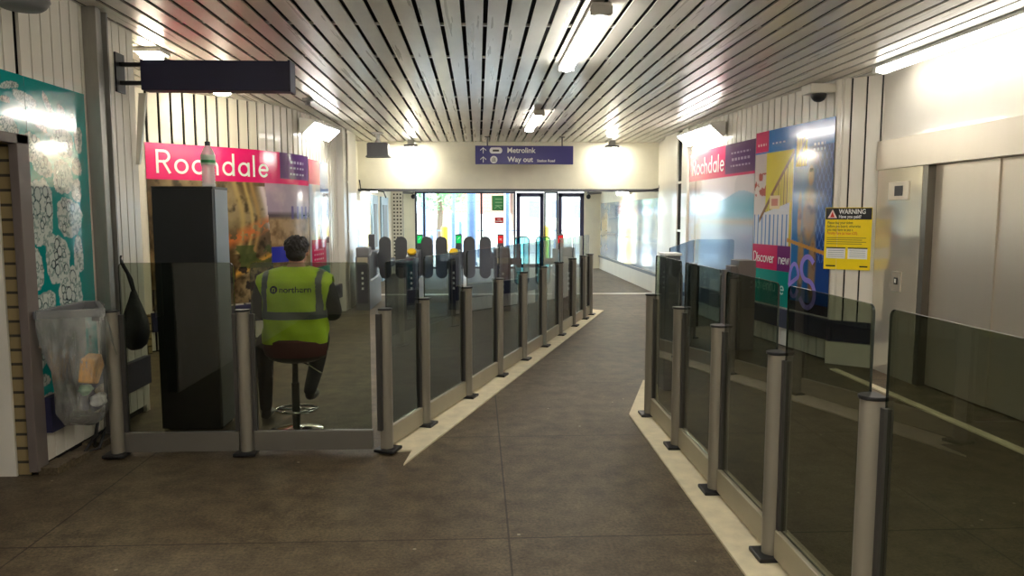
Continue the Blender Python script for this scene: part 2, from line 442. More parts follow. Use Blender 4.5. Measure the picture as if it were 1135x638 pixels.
# lobby ceiling and end wall
b = MB(); b.box(-2.6, 3.95, 15.5, 23.1, 2.62, 2.8); struct(b.build('ceiling_lobby', M['cream_far']))
b = MB(); b.box(-2.6, -1.93, 22.75, 22.95, 0, 2.62); b.box(3.26, 3.95, 22.75, 22.95, 0, 2.62); b.box(-1.93, 3.26, 22.75, 22.95, 2.36, 2.62)
struct(b.build('wall_front', M['cream_far']))
b = MB(); b.box(-2.4, 3.74, 15.25, 15.5, 0, .004); struct(b.build('trim_17', M['steel']))

# kerb strips under the glass barriers
b = MB(); b.prism([(-.68, 5.06), (-.47, 5.08), (-.5, 4.78), (2.16, 12.6), (1.98, 12.75), (1.74, 12.1)], 0, .012); struct(b.build('trim_18', M['kerb']))
b = MB(); b.prism([(1.2, 1.2), (1.5, 1.2), (1.5, 6.0), (1.74, 7.0), (1.64, 7.2), (1.24, 5.94)], 0, .012); struct(b.build('trim_19', M['kerb']))

# ------------------------------------------------------------------ glass barriers
ZG = 1.33
def post_parts(root, p, d, h=1.0, side=1, foot_off=0.0):
    """round-nosed post with clamp strip behind, dark cap and bolted foot; d = unit direction of the line"""
    d = Vector((d[0], d[1])); n = Vector((-d.y, d.x)) * side
    pts = []
    for k in range(13):
        a = -PI / 2 + PI * k / 12
        q = Vector(p) + n * (.018 + .045 * math.cos(a)) + d * (.042 * math.sin(a)); pts.append((q.x, q.y))
    for s1, s2 in ((1, -.012), (-1, -.012)):
        q = Vector(p) + n * s2 + d * (.042 * s1); pts.append((q.x, q.y))
    o = MB().prism(pts, .02, h).build('post', M['post'], root, smooth='auto')
    m = MB()
    for s1 in (1, -1):
        q = Vector(p) + d * (.06 * s1)
        m.obox(q - d * .014, q + d * .014, .034, .17, h - .02)
    m.build('clamp_strip', M['clamp'], o)
    big = [((x - p[0]) * 1.12 + p[0], (y - p[1]) * 1.12 + p[1]) for x, y in pts]
    MB().prism(big, h, h + .014).build('cap', M['black'], o, bevel=.003)
    ft = [Vector(p) + n * a + d * c for a, c in ((-.05, -.075), (.1, -.075), (.1, .075), (-.05, .075))]
    MB().prism([(q.x, q.y) for q in ft], .012, .034).build('foot', M['black'], o, bevel=.006)
    return o
def glass_panel(root, a, b, z0=.17, z1=ZG, mat='glass', rad=.03):
    a = Vector((a[0], a[1])); b = Vector((b[0], b[1])); L = (b - a).length; d = (b - a) / L; n = Vector((-d.y, d.x))
    out = [(0, z0), (L, z0)]
    for k in range(5):
        t = PI / 2 * k / 4; out.append((L - rad + rad * math.cos(t), z1 - rad + rad * math.sin(t)))
    for k in range(5):
        t = PI / 2 + PI / 2 * k / 4; out.append((rad + rad * math.cos(t), z1 - rad + rad * math.sin(t)))
    pts = [(a.x + d.x * s - n.x * .005, a.y + d.y * s - n.y * .005, z) for s, z in out]
    m = MB().slab(pts, .010, (n.x, n.y, 0))
    o = m.build('glass_panel', [M[mat], M['glass_edge']], root)
    for p in o.data.polygons:
        if abs(p.normal.x * n.x + p.normal.y * n.y) < .5: p.material_index = 1
    return o
def barrier(name, label, pts_posts, side, panel_gap=.055, rail='rail_light', glass='glass', skip=(), group=None, zs=None):
    P = [Vector(p) for p in pts_posts]
    d = (P[-1] - P[0]).normalized()
    root = thing(name, label, 'barrier', (P[0].x, P[0].y, 0), group)
    for i, p in enumerate(P):
        if i not in skip: post_parts(root, p, d, side=side)
    for a, b in zip(P[:-1], P[1:]):
        glass_panel(root, a + d * panel_gap, b - d * panel_gap, mat=glass)
        MB().obox(a + d * .05, b - d * .05, .05, .03, .165).build('kick_rail', M[rail], root, bevel=.004)
    return root
lp = [(-.66, 5.08), (-.44, 5.7), (-.12, 6.58), (.19, 7.46), (.49, 8.3), (.79, 9.14), (1.09, 10.0), (1.38, 10.82), (1.64, 11.56), (1.82, 12.06)]
barrier('glass_barrier', 'long smoked glass barrier with grey posts running left of the walkway to the ticket gates', lp, -1, glass='glass_cool')
rp = [(1.42, 5.9 - .845 * k) for k in range(6)]
barrier('glass_barrier', 'smoked glass barrier with grey posts on the right side of the walkway, nearest the lift', rp, -1)
fp = [(-2.47, 5.07), (-1.6, 5.07), (-.69, 5.07)]
barrier('glass_barrier', 'two-panel smoked glass barrier across the corner, in front of the seated worker', fp, -1, rail='rail', glass='glass_light', skip=(2,))
# rear screens on the right: one slanting away, one square on
sc = thing('glass_screen', 'glass screen tinted pale blue in place of reflections, standing behind the right-hand barrier, before the lake poster', 'screen', (2.9, 9.66, 0))
glass_panel(sc, (1.86, 7.12), (2.84, 9.64), .17, 1.33, 'glass_blue'); glass_panel(sc, (2.86, 9.66), (3.38, 9.66), .17, 1.33, 'glass_blue')
for p, d in (((1.83, 7.05), (.36, .93)), ((2.85, 9.66), (1, 0)), ((2.25, 8.12), (.36, .93))): post_parts(sc, Vector(p), d, 1.0)
MB().obox((1.87, 7.14), (2.82, 9.6), .05, .03, .165).build('kick_rail', M['rail'], sc)
# grey ticket machine enclosure with a white top, at the end of the right-hand barrier
en = thing('gate_enclosure', 'low grey cabinet with a white top tucked behind the first panel of the right barrier', 'cabinet', (1.79, 6.83, 0))
MB().box(1.72, 1.86, 6.72, 6.95, 0.012, 1.275).build('body', M['gate_grey'], en, bevel=.01)
MB().box(1.71, 1.87, 6.71, 6.96, 1.275, 1.30).build('top_plate', M['white'], en, bevel=.006)
st = thing('stepped_cabinet', 'stepped grey metal cabinet standing in front of the stairs poster', 'cabinet', (3.3, 9.0, 0))
MB().box(3.15, 3.36, 8.8, 9.1, 0, 1.10).build('body', M['frame_grey'], st, bevel=.006)
MB().box(3.07, 3.15, 8.85, 9.05, 0, 1.03).build('step', M['frame_grey'], st, bevel=.006)
MB().box(3.0, 3.07, 8.88, 9.02, 0, .98).build('step', M['frame_grey'], st, bevel=.006)

# ------------------------------------------------------------------ ticket gates
def display(root, x, y, led, z1=1.29):
    d = MB().box(x - .06, x + .06, y - .05, y + .05, .9, z1, bev=.012).build('display_post', M['gate_grey'], root)
    if led:
        MB().box(x - .045, x + .045, y - .056, y - .05, z1 - .17, z1 - .03).build('screen', M[led], d)
        if led == 'green_led':
            MB().tube([(x - .02, y - .06, z1 - .11), (x + .0, y - .06, z1 - .075), (x + .025, y - .06, z1 - .06)], .006, 6).build('arrow', M['white'], d)
        else:
            MB().tube([(x - .02, y - .06, z1 - .12), (x + .02, y - .06, z1 - .08)], .006, 6).tube([(x + .02, y - .06, z1 - .12), (x - .02, y - .06, z1 - .08)], .006, 6).build('cross', M['white'], d)
def paddle(root, cx, y, tocab, z0=.46, z1=1.25, w=.22):
    """capsule-shaped leaf with a curved arm back to its cabinet"""
    r = w / 2; pts = []
    for k in range(13): t = PI * k / 12; pts.append((cx + r * math.cos(t), z1 - r + r * math.sin(t)))
    for k in range(13): t = PI + PI * k / 12; pts.append((cx + r * math.cos(t), z0 + r + r * math.sin(t)))
    o = MB().slab([(a, y, z) for a, z in pts], .04, (0, 1, 0)).build('paddle', M['paddle'], root, bevel=.006)
    s = 1 if tocab > cx else -1; e = cx + s * r * .8
    arm = [(e, .62), (tocab, .70), (tocab, .92), (e, 1.0)]
    pts = [(cx, .58), (e + s * .02, .64), ((e + tocab) / 2, .74), (tocab, .74), (tocab, .88), ((e + tocab) / 2, .88), (e + s * .02, .98), (cx, 1.04)]
    MB().slab([(a, y + .008, z) for a, z in pts], .024, (0, 1, 0)).build('arm', M['paddle'], o)
    return o
def cabinet(x, w, label, led=None, reader=True, paddles=(), y0=12.85, y1=14.35, dark=False, disp=True):
    r = thing('ticket_gate', label, 'ticket gate', (x, (y0 + y1) / 2, 0), 'ticket gates in a row')
    m = MB(); prof = [(y0, 0), (y1, 0), (y1, 1.0), (y0 + .35, 1.0), (y0 + .02, .93), (y0, .9)]
    m.slab([(x - w / 2, a, z) for a, z in prof], w, (1, 0, 0)); b = m.build('body', M['gate_grey'], r, bevel=.01)
    MB().box(x - w / 2 + .03, x + w / 2 - .03, y0 - .008, y0 - .001, .12, .80).build('front_panel', M['navy'], r)
    for k in range(4): MB().box(x - .018, x + .018, y0 - .012, y0 - .008, .36 + k * .09, .40 + k * .09).build('mark', M['white'], r)
    MB().box(x - w / 2 - .004, x + w / 2 + .004, y0 + .1, y1 - .1, .5, .54).build('side_strip', M['chrome'], r)
    if reader:
        q = MB(); q.lathe([(.075, 0), (.08, .02), (.07, .045), (0, .05)], (0, 0, 0), 20, 1, .8)
        o = q.build('card_reader', M['yellow'], r, smooth='auto'); o.matrix_parent_inverse = Matrix(); o.location = (x - r.location.x, y0 + .12 - r.location.y, 1.0); o.rotation_euler = (math.radians(50), 0, 0)
        MB().box(x - .07, x + .07, y0 + .12, y0 + .3, .95, 1.05, bev=.01).build('reader_plinth', M['gate_grey'], r)
    else:
        MB().box(x - w / 2 + .01, x + w / 2 - .01, y0 + .0, y0 + .35, .93, 1.09, bev=.02).build('reader_hood', M['device'], r)
        MB().box(x - w / 2 + .03, x + w / 2 - .03, y0 - .012, y0 + .0, .83, .92).build('reader_stripe', M['rail_light'], r)
    if disp: display(r, x + (.06 if w < .22 else 0), y1 - .3, led)
    for cx in paddles: paddle(r, cx, 13.9, x)
    return r
cabinet(-2.0, .24, 'grey ticket gate against the left wall, with a plain hooded end', None, False, (-1.74,))
cabinet(-1.16, .19, 'second ticket gate from the left, green arrow screen and yellow reader', 'green_led', True, (-1.44, -.96))
cabinet(-.43, .19, 'third ticket gate from the left, green arrow screen beside a yellow reader', 'green_led', True, (-.69, -.17))
g4 = cabinet(.42, .26, 'wide dark ticket gate in the middle with a red cross screen', 'red_led', False, (.13,), y0=12.6)
g5 = cabinet(1.56, .24, 'last ticket gate on the right with a red screen, behind the end of the barrier', 'red_led', False, (), y0=12.7)
def glass_leaf(root, cx, tocab):
    r = .07; w, z0, z1 = .26, .35, 1.24; pts = []
    for (ax, az, t0) in ((cx + w / 2 - r, z1 - r, 0), (cx - w / 2 + r, z1 - r, PI / 2), (cx - w / 2 + r, z0 + r, PI), (cx + w / 2 - r, z0 + r, 1.5 * PI)):
        for k in range(6): t = t0 + PI / 2 * k / 5; pts.append((ax + r * math.cos(t), az + r * math.sin(t)))
    o = MB().slab([(a, 13.9, z) for a, z in pts], .012, (0, 1, 0)).build('glass_leaf', M['glass_aqua'], root)
    loop = [(a, 13.9, z) for a, z in pts] + [(pts[0][0], 13.9, pts[0][1])]
    MB().tube(loop, .012, 6, cap=False).build('leaf_edge', M['clamp'], o)
    MB().box(min(cx, tocab), max(cx, tocab), 13.885, 13.915, .72, .84).build('hinge_arm', M['gate_grey'], o)
glass_leaf(g4, .82, .55); glass_leaf(g5, 1.22, 1.44)

# ------------------------------------------------------------------ posters (print painted by a function of position on the sheet)
def fbm(h, w, cells, seed, octs=4, aspect=1.0):
    rng = np.random.default_rng(seed); out = np.zeros((h, w)); amp = 1; tot = 0
    for o in range(octs):
        n = cells * 2 ** o; nh = max(2, int(n)); nw = max(2, int(n * w / h * aspect))
        g = rng.random((nh + 1, nw + 1)); yy = np.linspace(0, nh - 1e-6, h); xx = np.linspace(0, nw - 1e-6, w)
        yi, xi = yy.astype(int), xx.astype(int); fy, fx = (yy - yi)[:, None], (xx - xi)[None, :]
        fy = fy * fy * (3 - 2 * fy); fx = fx * fx * (3 - 2 * fx)
        out += amp * (g[yi][:, xi] * (1 - fy) * (1 - fx) + g[yi + 1][:, xi] * fy * (1 - fx) + g[yi][:, xi + 1] * (1 - fy) * fx + g[yi + 1][:, xi + 1] * fy * fx)
        tot += amp; amp *= .55
    return out / tot
def mixc(a, b, t): return a * (1 - t[..., None]) + np.array(b, float) * t[..., None]
def sheet(name, mapf, ulen, z0, z1, paint, mat, parent=None, res=.012, th=.006):
    """mapf(u array, off) -> x, y ; paint(U, Z) -> rgb 0..255 arrays"""
    nu, nz = int(ulen / res) + 1, int((z1 - z0) / res) + 1
    us = np.linspace(0, ulen, nu); zs = np.linspace(z0, z1, nz); U, Z = np.meshgrid(us, zs)
    X, Y = mapf(us, 0)
    X = np.broadcast_to(X, (nz, nu)); Y = np.broadcast_to(Y, (nz, nu))
    co = np.stack([X, Y, Z], -1).reshape(-1, 3)
    rgb = np.clip(paint(U, Z), 0, 255) / 255.0
    rgb = np.where(rgb <= .04045, rgb / 12.92, ((rgb + .055) / 1.055) ** 2.4).reshape(-1, 3)
    # back sheet + rim: outline ring at depth th
    i = np.arange(nz * nu).reshape(nz, nu)
    q = np.stack([i[:-1, :-1], i[:-1, 1:], i[1:, 1:], i[1:, :-1]], -1).reshape(-1, 4)
    ring = np.concatenate([i[0, :], i[1:, -1], i[-1, -2::-1], i[-2:0:-1, 0]])
    Xb, Yb = mapf(us, -th); cb = np.stack([np.broadcast_to(Xb, (nz, nu)), np.broadcast_to(Yb, (nz, nu)), Z], -1).reshape(-1, 3)[ring]
    n0 = len(co); k = len(ring); rb = n0 + np.arange(k)
    rimq = np.stack([ring, np.roll(ring, -1), np.roll(rb, -1), rb], -1)
    verts = np.concatenate([co, cb]); faces = np.concatenate([q, rimq])
    me = bpy.data.meshes.new(name); me.from_pydata(verts.tolist(), [], faces.tolist()); me.update()
    ca = me.color_attributes.new('print', 'FLOAT_COLOR', 'POINT')
    al = np.ones((len(verts), 4)); al[:n0, :3] = rgb; al[n0:, :3] = .6
    ca.data.foreach_set('color', al.ravel())
    me.materials.append(mat)
    bm = bmesh.new(); bm.from_mesh(me); bmesh.ops.recalc_face_normals(bm, faces=bm.faces); bm.to_mesh(me); bm.free()
    for p in me.polygons: p.use_smooth = False
    o = bpy.data.objects.new(name, me); COL.objects.link(o)
    if parent: o.parent = parent; o.matrix_parent_inverse = parent.matrix_basis.inverted()
    return o
def fill(C, m, c): C[m] = np.array(c, float)

# stroke lettering (thin rounded face): each glyph = list of polylines in a unit box
def arc(cx, cy, rx, ry, a0, a1, n=14):
    return [(cx + rx * math.cos(math.radians(a0 + (a1 - a0) * k / n)), cy + ry * math.sin(math.radians(a0 + (a1 - a0) * k / n))) for k in range(n + 1)]
GL = {
 'R': (.62, [[(0, 0), (0, 1)], [(0, 1), (.3, 1)] + arc(.3, .75, .25, .25, 90, -90) + [(0, .5)], [(.28, .5), (.55, 0)]]),
 'o': (.62, [arc(.28, .3, .28, .3, 0, 360, 24)]),
 'c': (.54, [arc(.28, .3, .28, .3, 45, 315, 20)]),
 'h': (.56, [[(0, 0), (0, 1)], [(0, .3)] + arc(.23, .35, .23, .25, 180, 0) + [(.46, 0)]]),
 'd': (.64, [arc(.27, .3, .27, .3, 0, 360, 24), [(.54, 0), (.54, 1)]]),
 'a': (.64, [arc(.27, .3, .27, .3, 0, 360, 24), [(.54, 0), (.54, .6)]]),
 'l': (.12, [[(0, 0), (0, 1)]]),
 'i': (.12, [[(0, 0), (0, .6)], [(0, .8), (0, .84)]]),
 'e': (.62, [[(.02, .32), (.54, .32)] + arc(.28, .3, .27, .3, 5, 315, 20)]),
 'D': (.74, [[(0, 0), (0, 1), (.22, 1)] + arc(.22, .5, .4, .5, 90, -90, 16) + [(0, 0)]]),
 's': (.42, [arc(.17, .45, .15, .14, 40, 270, 10) + arc(.17, .16, .16, .15, 90, -140, 10)]),
 'v': (.48, [[(0, .6), (.2, 0), (.4, .6)]]),
 'r': (.34, [[(0, 0), (0, .6)], [(0, .34)] + arc(.2, .36, .2, .22, 180, 70, 8)]),
 'n': (.56, [[(0, 0), (0, .6)], [(0, .3)] + arc(.23, .35, .23, .25, 180, 0) + [(.46, 0)]]),
 'w': (.7, [[(0, .6), (.16, 0), (.31, .55), (.46, 0), (.62, .6)]]),
 't': (.36, [[(.12, .85), (.12, .12)] + arc(.24, .12, .12, .12, 180, 290, 6), [(0, .6), (.3, .6)]]),
 'u': (.56, [[(0, .6), (0, .25)] + arc(.23, .25, .23, .25, 180, 360) + [(.46, .6)], [(.46, 0), (.46, .25)]]),
 ' ': (.35, [])}
def strokes(text, u0, z0, size, sp=.12):
    out = []; u = u0
    for ch in text:
        w, pl = GL[ch]
        for p in pl: out.append([(u + x * size, z0 + y * size) for x, y in p])
        u += (w + sp) * size
    return out, u
def lettering(name, lines, width, mapf, mat, parent, off=.004):
    """raised flat ribbons following the wall line"""
    m = MB()
    for pl in lines:
        P = [Vector(p) for p in pl]; closed = (P[0] - P[-1]).length < 1e-4
        left, right = [], []
        for i, p in enumerate(P):
            a = P[i - 1] if i > 0 else (P[-2] if closed else p); b = P[i + 1] if i < len(P) - 1 else (P[1] if closed else p)
            t = (b - a).normalized(); n = Vector((-t.y, t.x)) * width / 2
            if not closed and i == 0: p = p - t * width / 2
            if not closed and i == len(P) - 1: p = p + t * width / 2
            left.append(p + n); right.append(p - n)
        def v3(q, o): x, y = mapf(np.array([q.x]), o); return m.bm.verts.new((float(x[0]), float(y[0]), q.y))
        lf = [v3(q, off) for q in left]; rf = [v3(q, off) for q in right]; lb = [v3(q, .001) for q in left]; rb = [v3(q, .001) for q in right]
        for i in range(len(P) - 1):
            for f4 in ((lf[i], lf[i + 1], rf[i + 1], rf[i]), (lf[i], lb[i], lb[i + 1], lf[i + 1]), (rf[i], rf[i + 1], rb[i + 1], rb[i])): m.bm.faces.new(f4)
    return m.build(name, mat, parent)
def paintlines(C, U, Z, lines, width, col):
    """tiny print too small for raised letters"""
    for pl in lines:
        for (a, b), (c_, d) in zip(pl[:-1], pl[1:]):
            L2 = (c_ - a) ** 2 + (d - b) ** 2 + 1e-9; t = np.clip(((U - a) * (c_ - a) + (Z - b) * (d - b)) / L2, 0, 1)
            D = np.hypot(U - a - t * (c_ - a), Z - b - t * (d - b)); fill(C, D < width / 2, col)

PINK, PURP, TEAL, BLUE = (232, 24, 110), (92, 48, 116), (18, 150, 138), (38, 118, 200)
# --- left wall, first sheet: pink header with the town name, woodland stream and moorland path
def paint_L1(U, Z):
    h, w = U.shape; C = np.zeros((h, w, 3)); n1 = fbm(h, w, 5, 1, 5); n2 = fbm(h, w, 18, 2, 4); n3 = fbm(h, w, 3, 3, 5, .35)
    C[:] = mixc(np.ones((h, w, 3)) * (84, 66, 42), (150, 132, 96), np.clip((n1 - .3) * 2.4, 0, 1))
    C = mixc(C, (48, 40, 26), np.clip((n2 - .52) * 5, 0, 1) * .8)
    # sunlit trunks
    for a, wd, c in ((1.12, .07, (186, 160, 100)), (1.26, .05, (200, 172, 104)), (1.36, .06, (176, 140, 84)), (.3, .06, (140, 120, 84)), (.62, .05, (120, 100, 70)), (.85, .05, (150, 126, 86))):
        k = np.exp(-((U - a - .06 * np.sin(Z * 5)) / (wd * .55)) ** 2) * (Z > 1.15); C = mixc(C, c, k * .85)
    # pale sky gap leaning between branches
    k = np.exp(-((U - 1.52 + (Z - 1.9) * .28) / .07) ** 2) * (Z > 1.45) * (Z < 2.02); C = mixc(C, (226, 212, 214), k)
    # fallen orange leaves / bracken bank
    k = np.clip(1 - np.abs(Z - (1.28 + (U - .9) * .38)) / .13, 0, 1) * (U > .9) * (n2 > .4); C = mixc(C, (206, 112, 58), k)
    k = np.clip(1 - np.abs(Z - (.82 + (U - .9) * .42)) / .07, 0, 1) * (U > 1.05); C = mixc(C, (220, 160, 66), k)
    k = (Z < 1.25) * (Z > .95) * (U > .7) * (n1 > .45); C = mixc(C, (70, 84, 44), k * .8)
    k = (Z < .98) * (n3 > .5) * (U > .4); C = mixc(C, (214, 210, 232), k * .9)
    k = (Z < .98) * (n2 < .44); C = mixc(C, (34, 30, 34), k * .85)
    # moor path
    m = U > 1.62 - .1 * (Z - 1.2)
    g = np.zeros_like(C); sky = Z > 1.62 + .05 * (n1 - .5)
    g[:] = mixc(np.ones_like(C) * (170, 140, 100), (110, 84, 52), np.clip((n2 - .35) * 3, 0, 1))
    cl = mixc(np.ones_like(C) * (196, 176, 186), (168, 150, 170), np.clip((n1 - .4) * 4, 0, 1)); g[sky] = cl[sky]
    k = np.exp(-((U - 2.2 - (1.6 - Z) * .15) / (.05 + (1.65 - np.minimum(Z, 1.6)) * .45)) ** 2) * (Z < 1.6); g = mixc(g, (204, 176, 138), k * .8)
    k = np.clip(1 - np.abs(Z - 1.64) / .06, 0, 1) * (n1 > .42); g = mixc(g, (72, 58, 62), k)
    k = (np.abs(Z - 1.68) < .09) * (U > 2.0) * (np.sin(U * 46) > .2); g = mixc(g, (86, 70, 132), k * .8)
    C[m] = g[m]
    fill(C, (U > 1.62) & (U < 2.02) & (Z > 1.0) & (Z < 1.22), (40, 48, 170))
    fill(C, (U > 1.62) & (U < 2.02) & (Z <= 1.0) & (Z > .75) & (np.sin(U * 60) > 0) & (np.sin(Z * 50) > .3), (120, 130, 190))
    fill(C, Z > 2.07, PINK); fill(C, (U > 1.82) & (Z > 2.14), PURP)
    for r in range(3):
        mm = (U > 2.05) & (U < 2.45) & (np.abs(Z - (2.38 - r * .08)) < .014) & (np.sin(U * 70 + r) > -.4); C[mm] = (200, 190, 214)
    return C
u0 = .66
mapL = lambda u, off: PL.at(u + u0, off + .012)
r = thing('poster', 'long glossy poster with a pink Rochdale header over a woodland stream, left wall', 'poster', (*PL.at(1.8), .5))
s = sheet('printed_sheet', mapL, 2.62, .5, 2.5, paint_L1, M['print'], r)
ln, _ = strokes('Rochdale', .13, 2.16, .25, .22)
lettering('lettering', ln, .03, mapL, M['white_ink'], r)
# --- left wall, second narrow sheet
def paint_L2(U, Z):
    h, w = U.shape; C = np.zeros((h, w, 3)); n1 = fbm(h, w, 5, 11, 4, 2)
    C[:] = mixc(np.ones((h, w, 3)) * (226, 214, 206), (176, 190, 214), np.clip((n1 - .35) * 3, 0, 1))
    fill(C, (U > .62) & (Z > 1.2), (150, 110, 110)); C[(U > .62) & (Z > 1.2) & (n1 > .5)] = (176, 150, 140)
    fill(C, (U > .3) & (U < .45) & (Z > 1.2) & (Z < 1.5), (240, 186, 60))
    fill(C, Z > 2.1, (238, 120, 140)); fill(C, (U > .5) & (Z > 2.0), (120, 150, 214))
    fill(C, (Z < 1.28) & (Z > .86) & (U > .05) & (U < .75), (214, 34, 92)); fill(C, Z <= .86, (60, 160, 140))
    for k in range(3): fill(C, (np.abs(Z - 1.12 + .07 * k) < .012) & (U > .15) & (U < .6) & (np.sin(U * 80) > -.3), (246, 190, 205))
    return C
u1 = 3.30
sheet_l2 = tag(sheet('poster', lambda u, off: PL.at(u + u1, off + .012), .95, .5, 2.47, paint_L2, M['print_shiny'], None),
    'narrow pale poster with a small pink square, between the Rochdale poster and the white column', 'poster')

# --- right wall: lake poster
def paint_R1(U, Z):
    h, w = U.shape; C = np.zeros((h, w, 3)); n1 = fbm(h, w, 4, 21, 4, .6); n2 = fbm(h, w, 20, 22, 3)
    t = np.clip((Z - .5) / 1.6, 0, 1)
    C[:] = mixc(np.ones((h, w, 3)) * (206, 208, 226), (96, 164, 190), np.exp(-((Z - 1.75) / .22) ** 2))
    C = mixc(C, (128, 148, 188), np.exp(-((Z - 1.25) / .22) ** 2) * .75); C = mixc(C, (196, 176, 164), np.exp(-((Z - 1.55) / .05) ** 2) * .7)
    C = mixc(C, (232, 222, 224), (Z > 1.93 + .06 * np.sin(U * 4)).astype(float))
    C = mixc(C, (206, 198, 202), ((Z > 1.93 + .06 * np.sin(U * 4)) * (n1 > .5)).astype(float) * .6)
    C = mixc(C, (176, 150, 140), np.clip((U - 1.95) * 6, 0, 1) * .75 * (.5 + n2)); C = mixc(C, (120, 96, 90), (np.abs(U - 2.3) < .05).astype(float) * .6)
    fill(C, Z > 2.2, (206, 40, 100)); fill(C, (Z > 2.24) & (U < 1.0), (104, 66, 110))
    for k in range(3): fill(C, (np.abs(Z - 2.53 + .09 * k) < .016) & (U > .15) & (U < .8) & (np.sin(U * 60 + k * 2) > -.5), (190, 160, 190))
    return C
v0 = 2.02
# u runs away from the camera on this wall; print reads left-to-right from the far end
mapR1 = lambda u, off: PR.at(u + v0, off + .012)
r = thing('poster', 'glossy poster of a misty blue lake under a pink and purple header, right wall', 'poster', (*PR.at(3.3), .5))
sheet('printed_sheet', mapR1, 2.66, .5, 2.67, paint_R1, M['print'], r)
ln, _ = strokes('Rochdale', 0, 2.31, .24, .22)
ln = [[(2.46 - x, z) for x, z in p] for p in ln]
lettering('lettering', ln, .028, mapR1, M['white'], r)
# --- right wall: stairs and gilded figure poster
def paint_R2(U, Z):
    h, w = U.shape; C = np.zeros((h, w, 3)); n1 = fbm(h, w, 8, 31, 4); n2 = fbm(h, w, 26, 32, 3)
    V = 1.78 - U                      # distance from the far edge, reading direction
    C[:] = (230, 220, 206)
    # yellow stair wall
    m = (V > .3) & (V < .98); fill(C, m, (226, 208, 60))
    fill(C, (V < .32) & (Z > 1.3), (216, 202, 196)); C[(V < .32) & (Z > 1.9) & (Z < 2.2) & (n2 > .5)] = (170, 70, 60)
    # steps & balusters
    hz = 1.62 + (V - .2) * 1.02        # handrail line
    below = (Z < hz) & (Z > 1.25) & (V < .98)
    fill(C, below & (np.sin(V * 95) > .3), (206, 176, 60)); fill(C, below & (np.sin(V * 95) < -.75), (120, 84, 40))
    fill(C, (Z < 1.66 + (V - .2) * .2) & (Z > 1.25) & (V < .92), (214, 214, 222)); C[(Z < 1.66) & (Z > 1.25) & (V < .92) & (np.sin(V * 60) > .6)] = (90, 130, 190)
    fill(C, (np.abs(Z - hz) < .035) & (V < 1.3) & (V > .15), (128, 84, 40))
    fill(C, (Z > 1.72) & (Z < 1.9) & (V > .42) & (V < .68), (236, 206, 150)); fill(C, (Z > 1.76) & (Z < 1.86) & (V > .47) & (V < .63), (206, 120, 90))
    # blue area
    b = V > .98; fill(C, b, (44, 112, 178)); k = np.clip((V - 1.2) * 3, 0, 1) * b
    C = mixc(C, (30, 60, 130), k * .8)
    sc_ = (V > 1.45) & (Z > 1.1) & (np.abs(np.sin((V + .5 * Z) * 38)) * np.abs(np.sin((V - .5 * Z) * 38)) < .2); C[sc_] = (76, 118, 196)
    # gilded standing figure, soft-edged
    def blob(cx, cz, rx, rz): return np.clip(1.4 - ((V - cx) / rx) ** 2 - ((Z - cz) / rz) ** 2, 0, 1)
    k = np.maximum.reduce([blob(1.36, 2.1, .065, .12), blob(1.34, 1.62, .16, .34), blob(1.2, 1.1, .07, .42), blob(1.44, 1.05, .08, .45), blob(1.15, 1.6, .05, .3)])
    C = mixc(C, (186, 138, 86), k * (.55 + .6 * n1)); C = mixc(C, (92, 60, 50), k * np.clip((n2 - .5) * 4, 0, 1) * .6)
    fill(C, blob(1.36, 2.17, .05, .04) > .9, (70, 50, 44))
    k = (np.abs(Z - (1.34 - (V - .9) * .16)) < .022) & (V > .88); C[k] = (206, 148, 70)
    # headers
    fill(C, (Z > 2.44), BLUE); fill(C, (Z > 2.46) & (V < .36), (220, 40, 104))
    st = (Z > 2.22) & (Z < 2.6) & (V > 1.02) & (V < 1.26); fill(C, st, (224, 206, 60)); fill(C, st & (np.abs(Z - 2.24 - (V - 1.0) * 1.3) < .03), (90, 60, 30)); fill(C, st & (np.sin(V * 110) > .7), (110, 80, 36))
    for k in range(2): fill(C, (np.abs(Z - 2.46 + .06 * k) < .012) & (V > 1.36) & (V < 1.62) & (np.sin(V * 90 + k) > -.4), (190, 214, 240))
    fill(C, (np.abs(Z - 2.56) < .014) & (V > .07) & (V < .3) & (np.sin(V * 90) > -.4), (250, 200, 216))
    fill(C, (np.abs(Z - 2.555) < .014) & (V > .45) & (V < .8) & (np.sin(V * 70) > -.3), (220, 234, 250))
    # bottom panels
    fill(C, (Z < 1.27) & (Z > .94) & (V < .98), (208, 34, 96)); fill(C, (Z < 1.27) & (Z > .94) & (V > .66) & (V < .98), (122, 50, 120))
    fill(C, (Z <= .94) & (V < .98), (14, 148, 136)); fill(C, (Z < .62) & (V > .98), (44, 30, 50))
    return C
v2 = .22
mapR2 = lambda u, off: PR.at(u + v2, off + .014)
r = thing('poster', 'tall poster of a yellow staircase and a golden figure on blue, Discover new adventures', 'poster', (*PR.at(1.1), .5))
sheet('printed_sheet', mapR2, 1.78, .5, 2.73, paint_R2, M['print'], r, res=.01)
flip = lambda L_: [[(1.78 - x, z) for x, z in p] for p in L_]
a1, _ = strokes('Discover', .04, 1.04, .125, .08); a2, _ = strokes('new', .71, 1.04, .12, .08); a3, _ = strokes('adventu', .05, .68, .135, .1)
lettering('lettering', flip(a1 + a2), .013, mapR2, M['white'], r)
lettering('lettering', flip(a3), .014, mapR2, simple('pale_teal_print', (120, 206, 190), .4), r)
a4, _ = strokes('e', .76, .66, .16); lettering('lettering', flip(a4), .016, mapR2, simple('pale_mint_print', (190, 232, 222), .4), r)
big = [arc(1.36, 1.02, .13, .14, 40, 270, 14) + arc(1.37, .72, .15, .16, 90, -150, 14)]
big_e = [[(.98, .8), (1.16, .9)] + arc(1.08, .86, .1, .2, 20, 320, 16)]
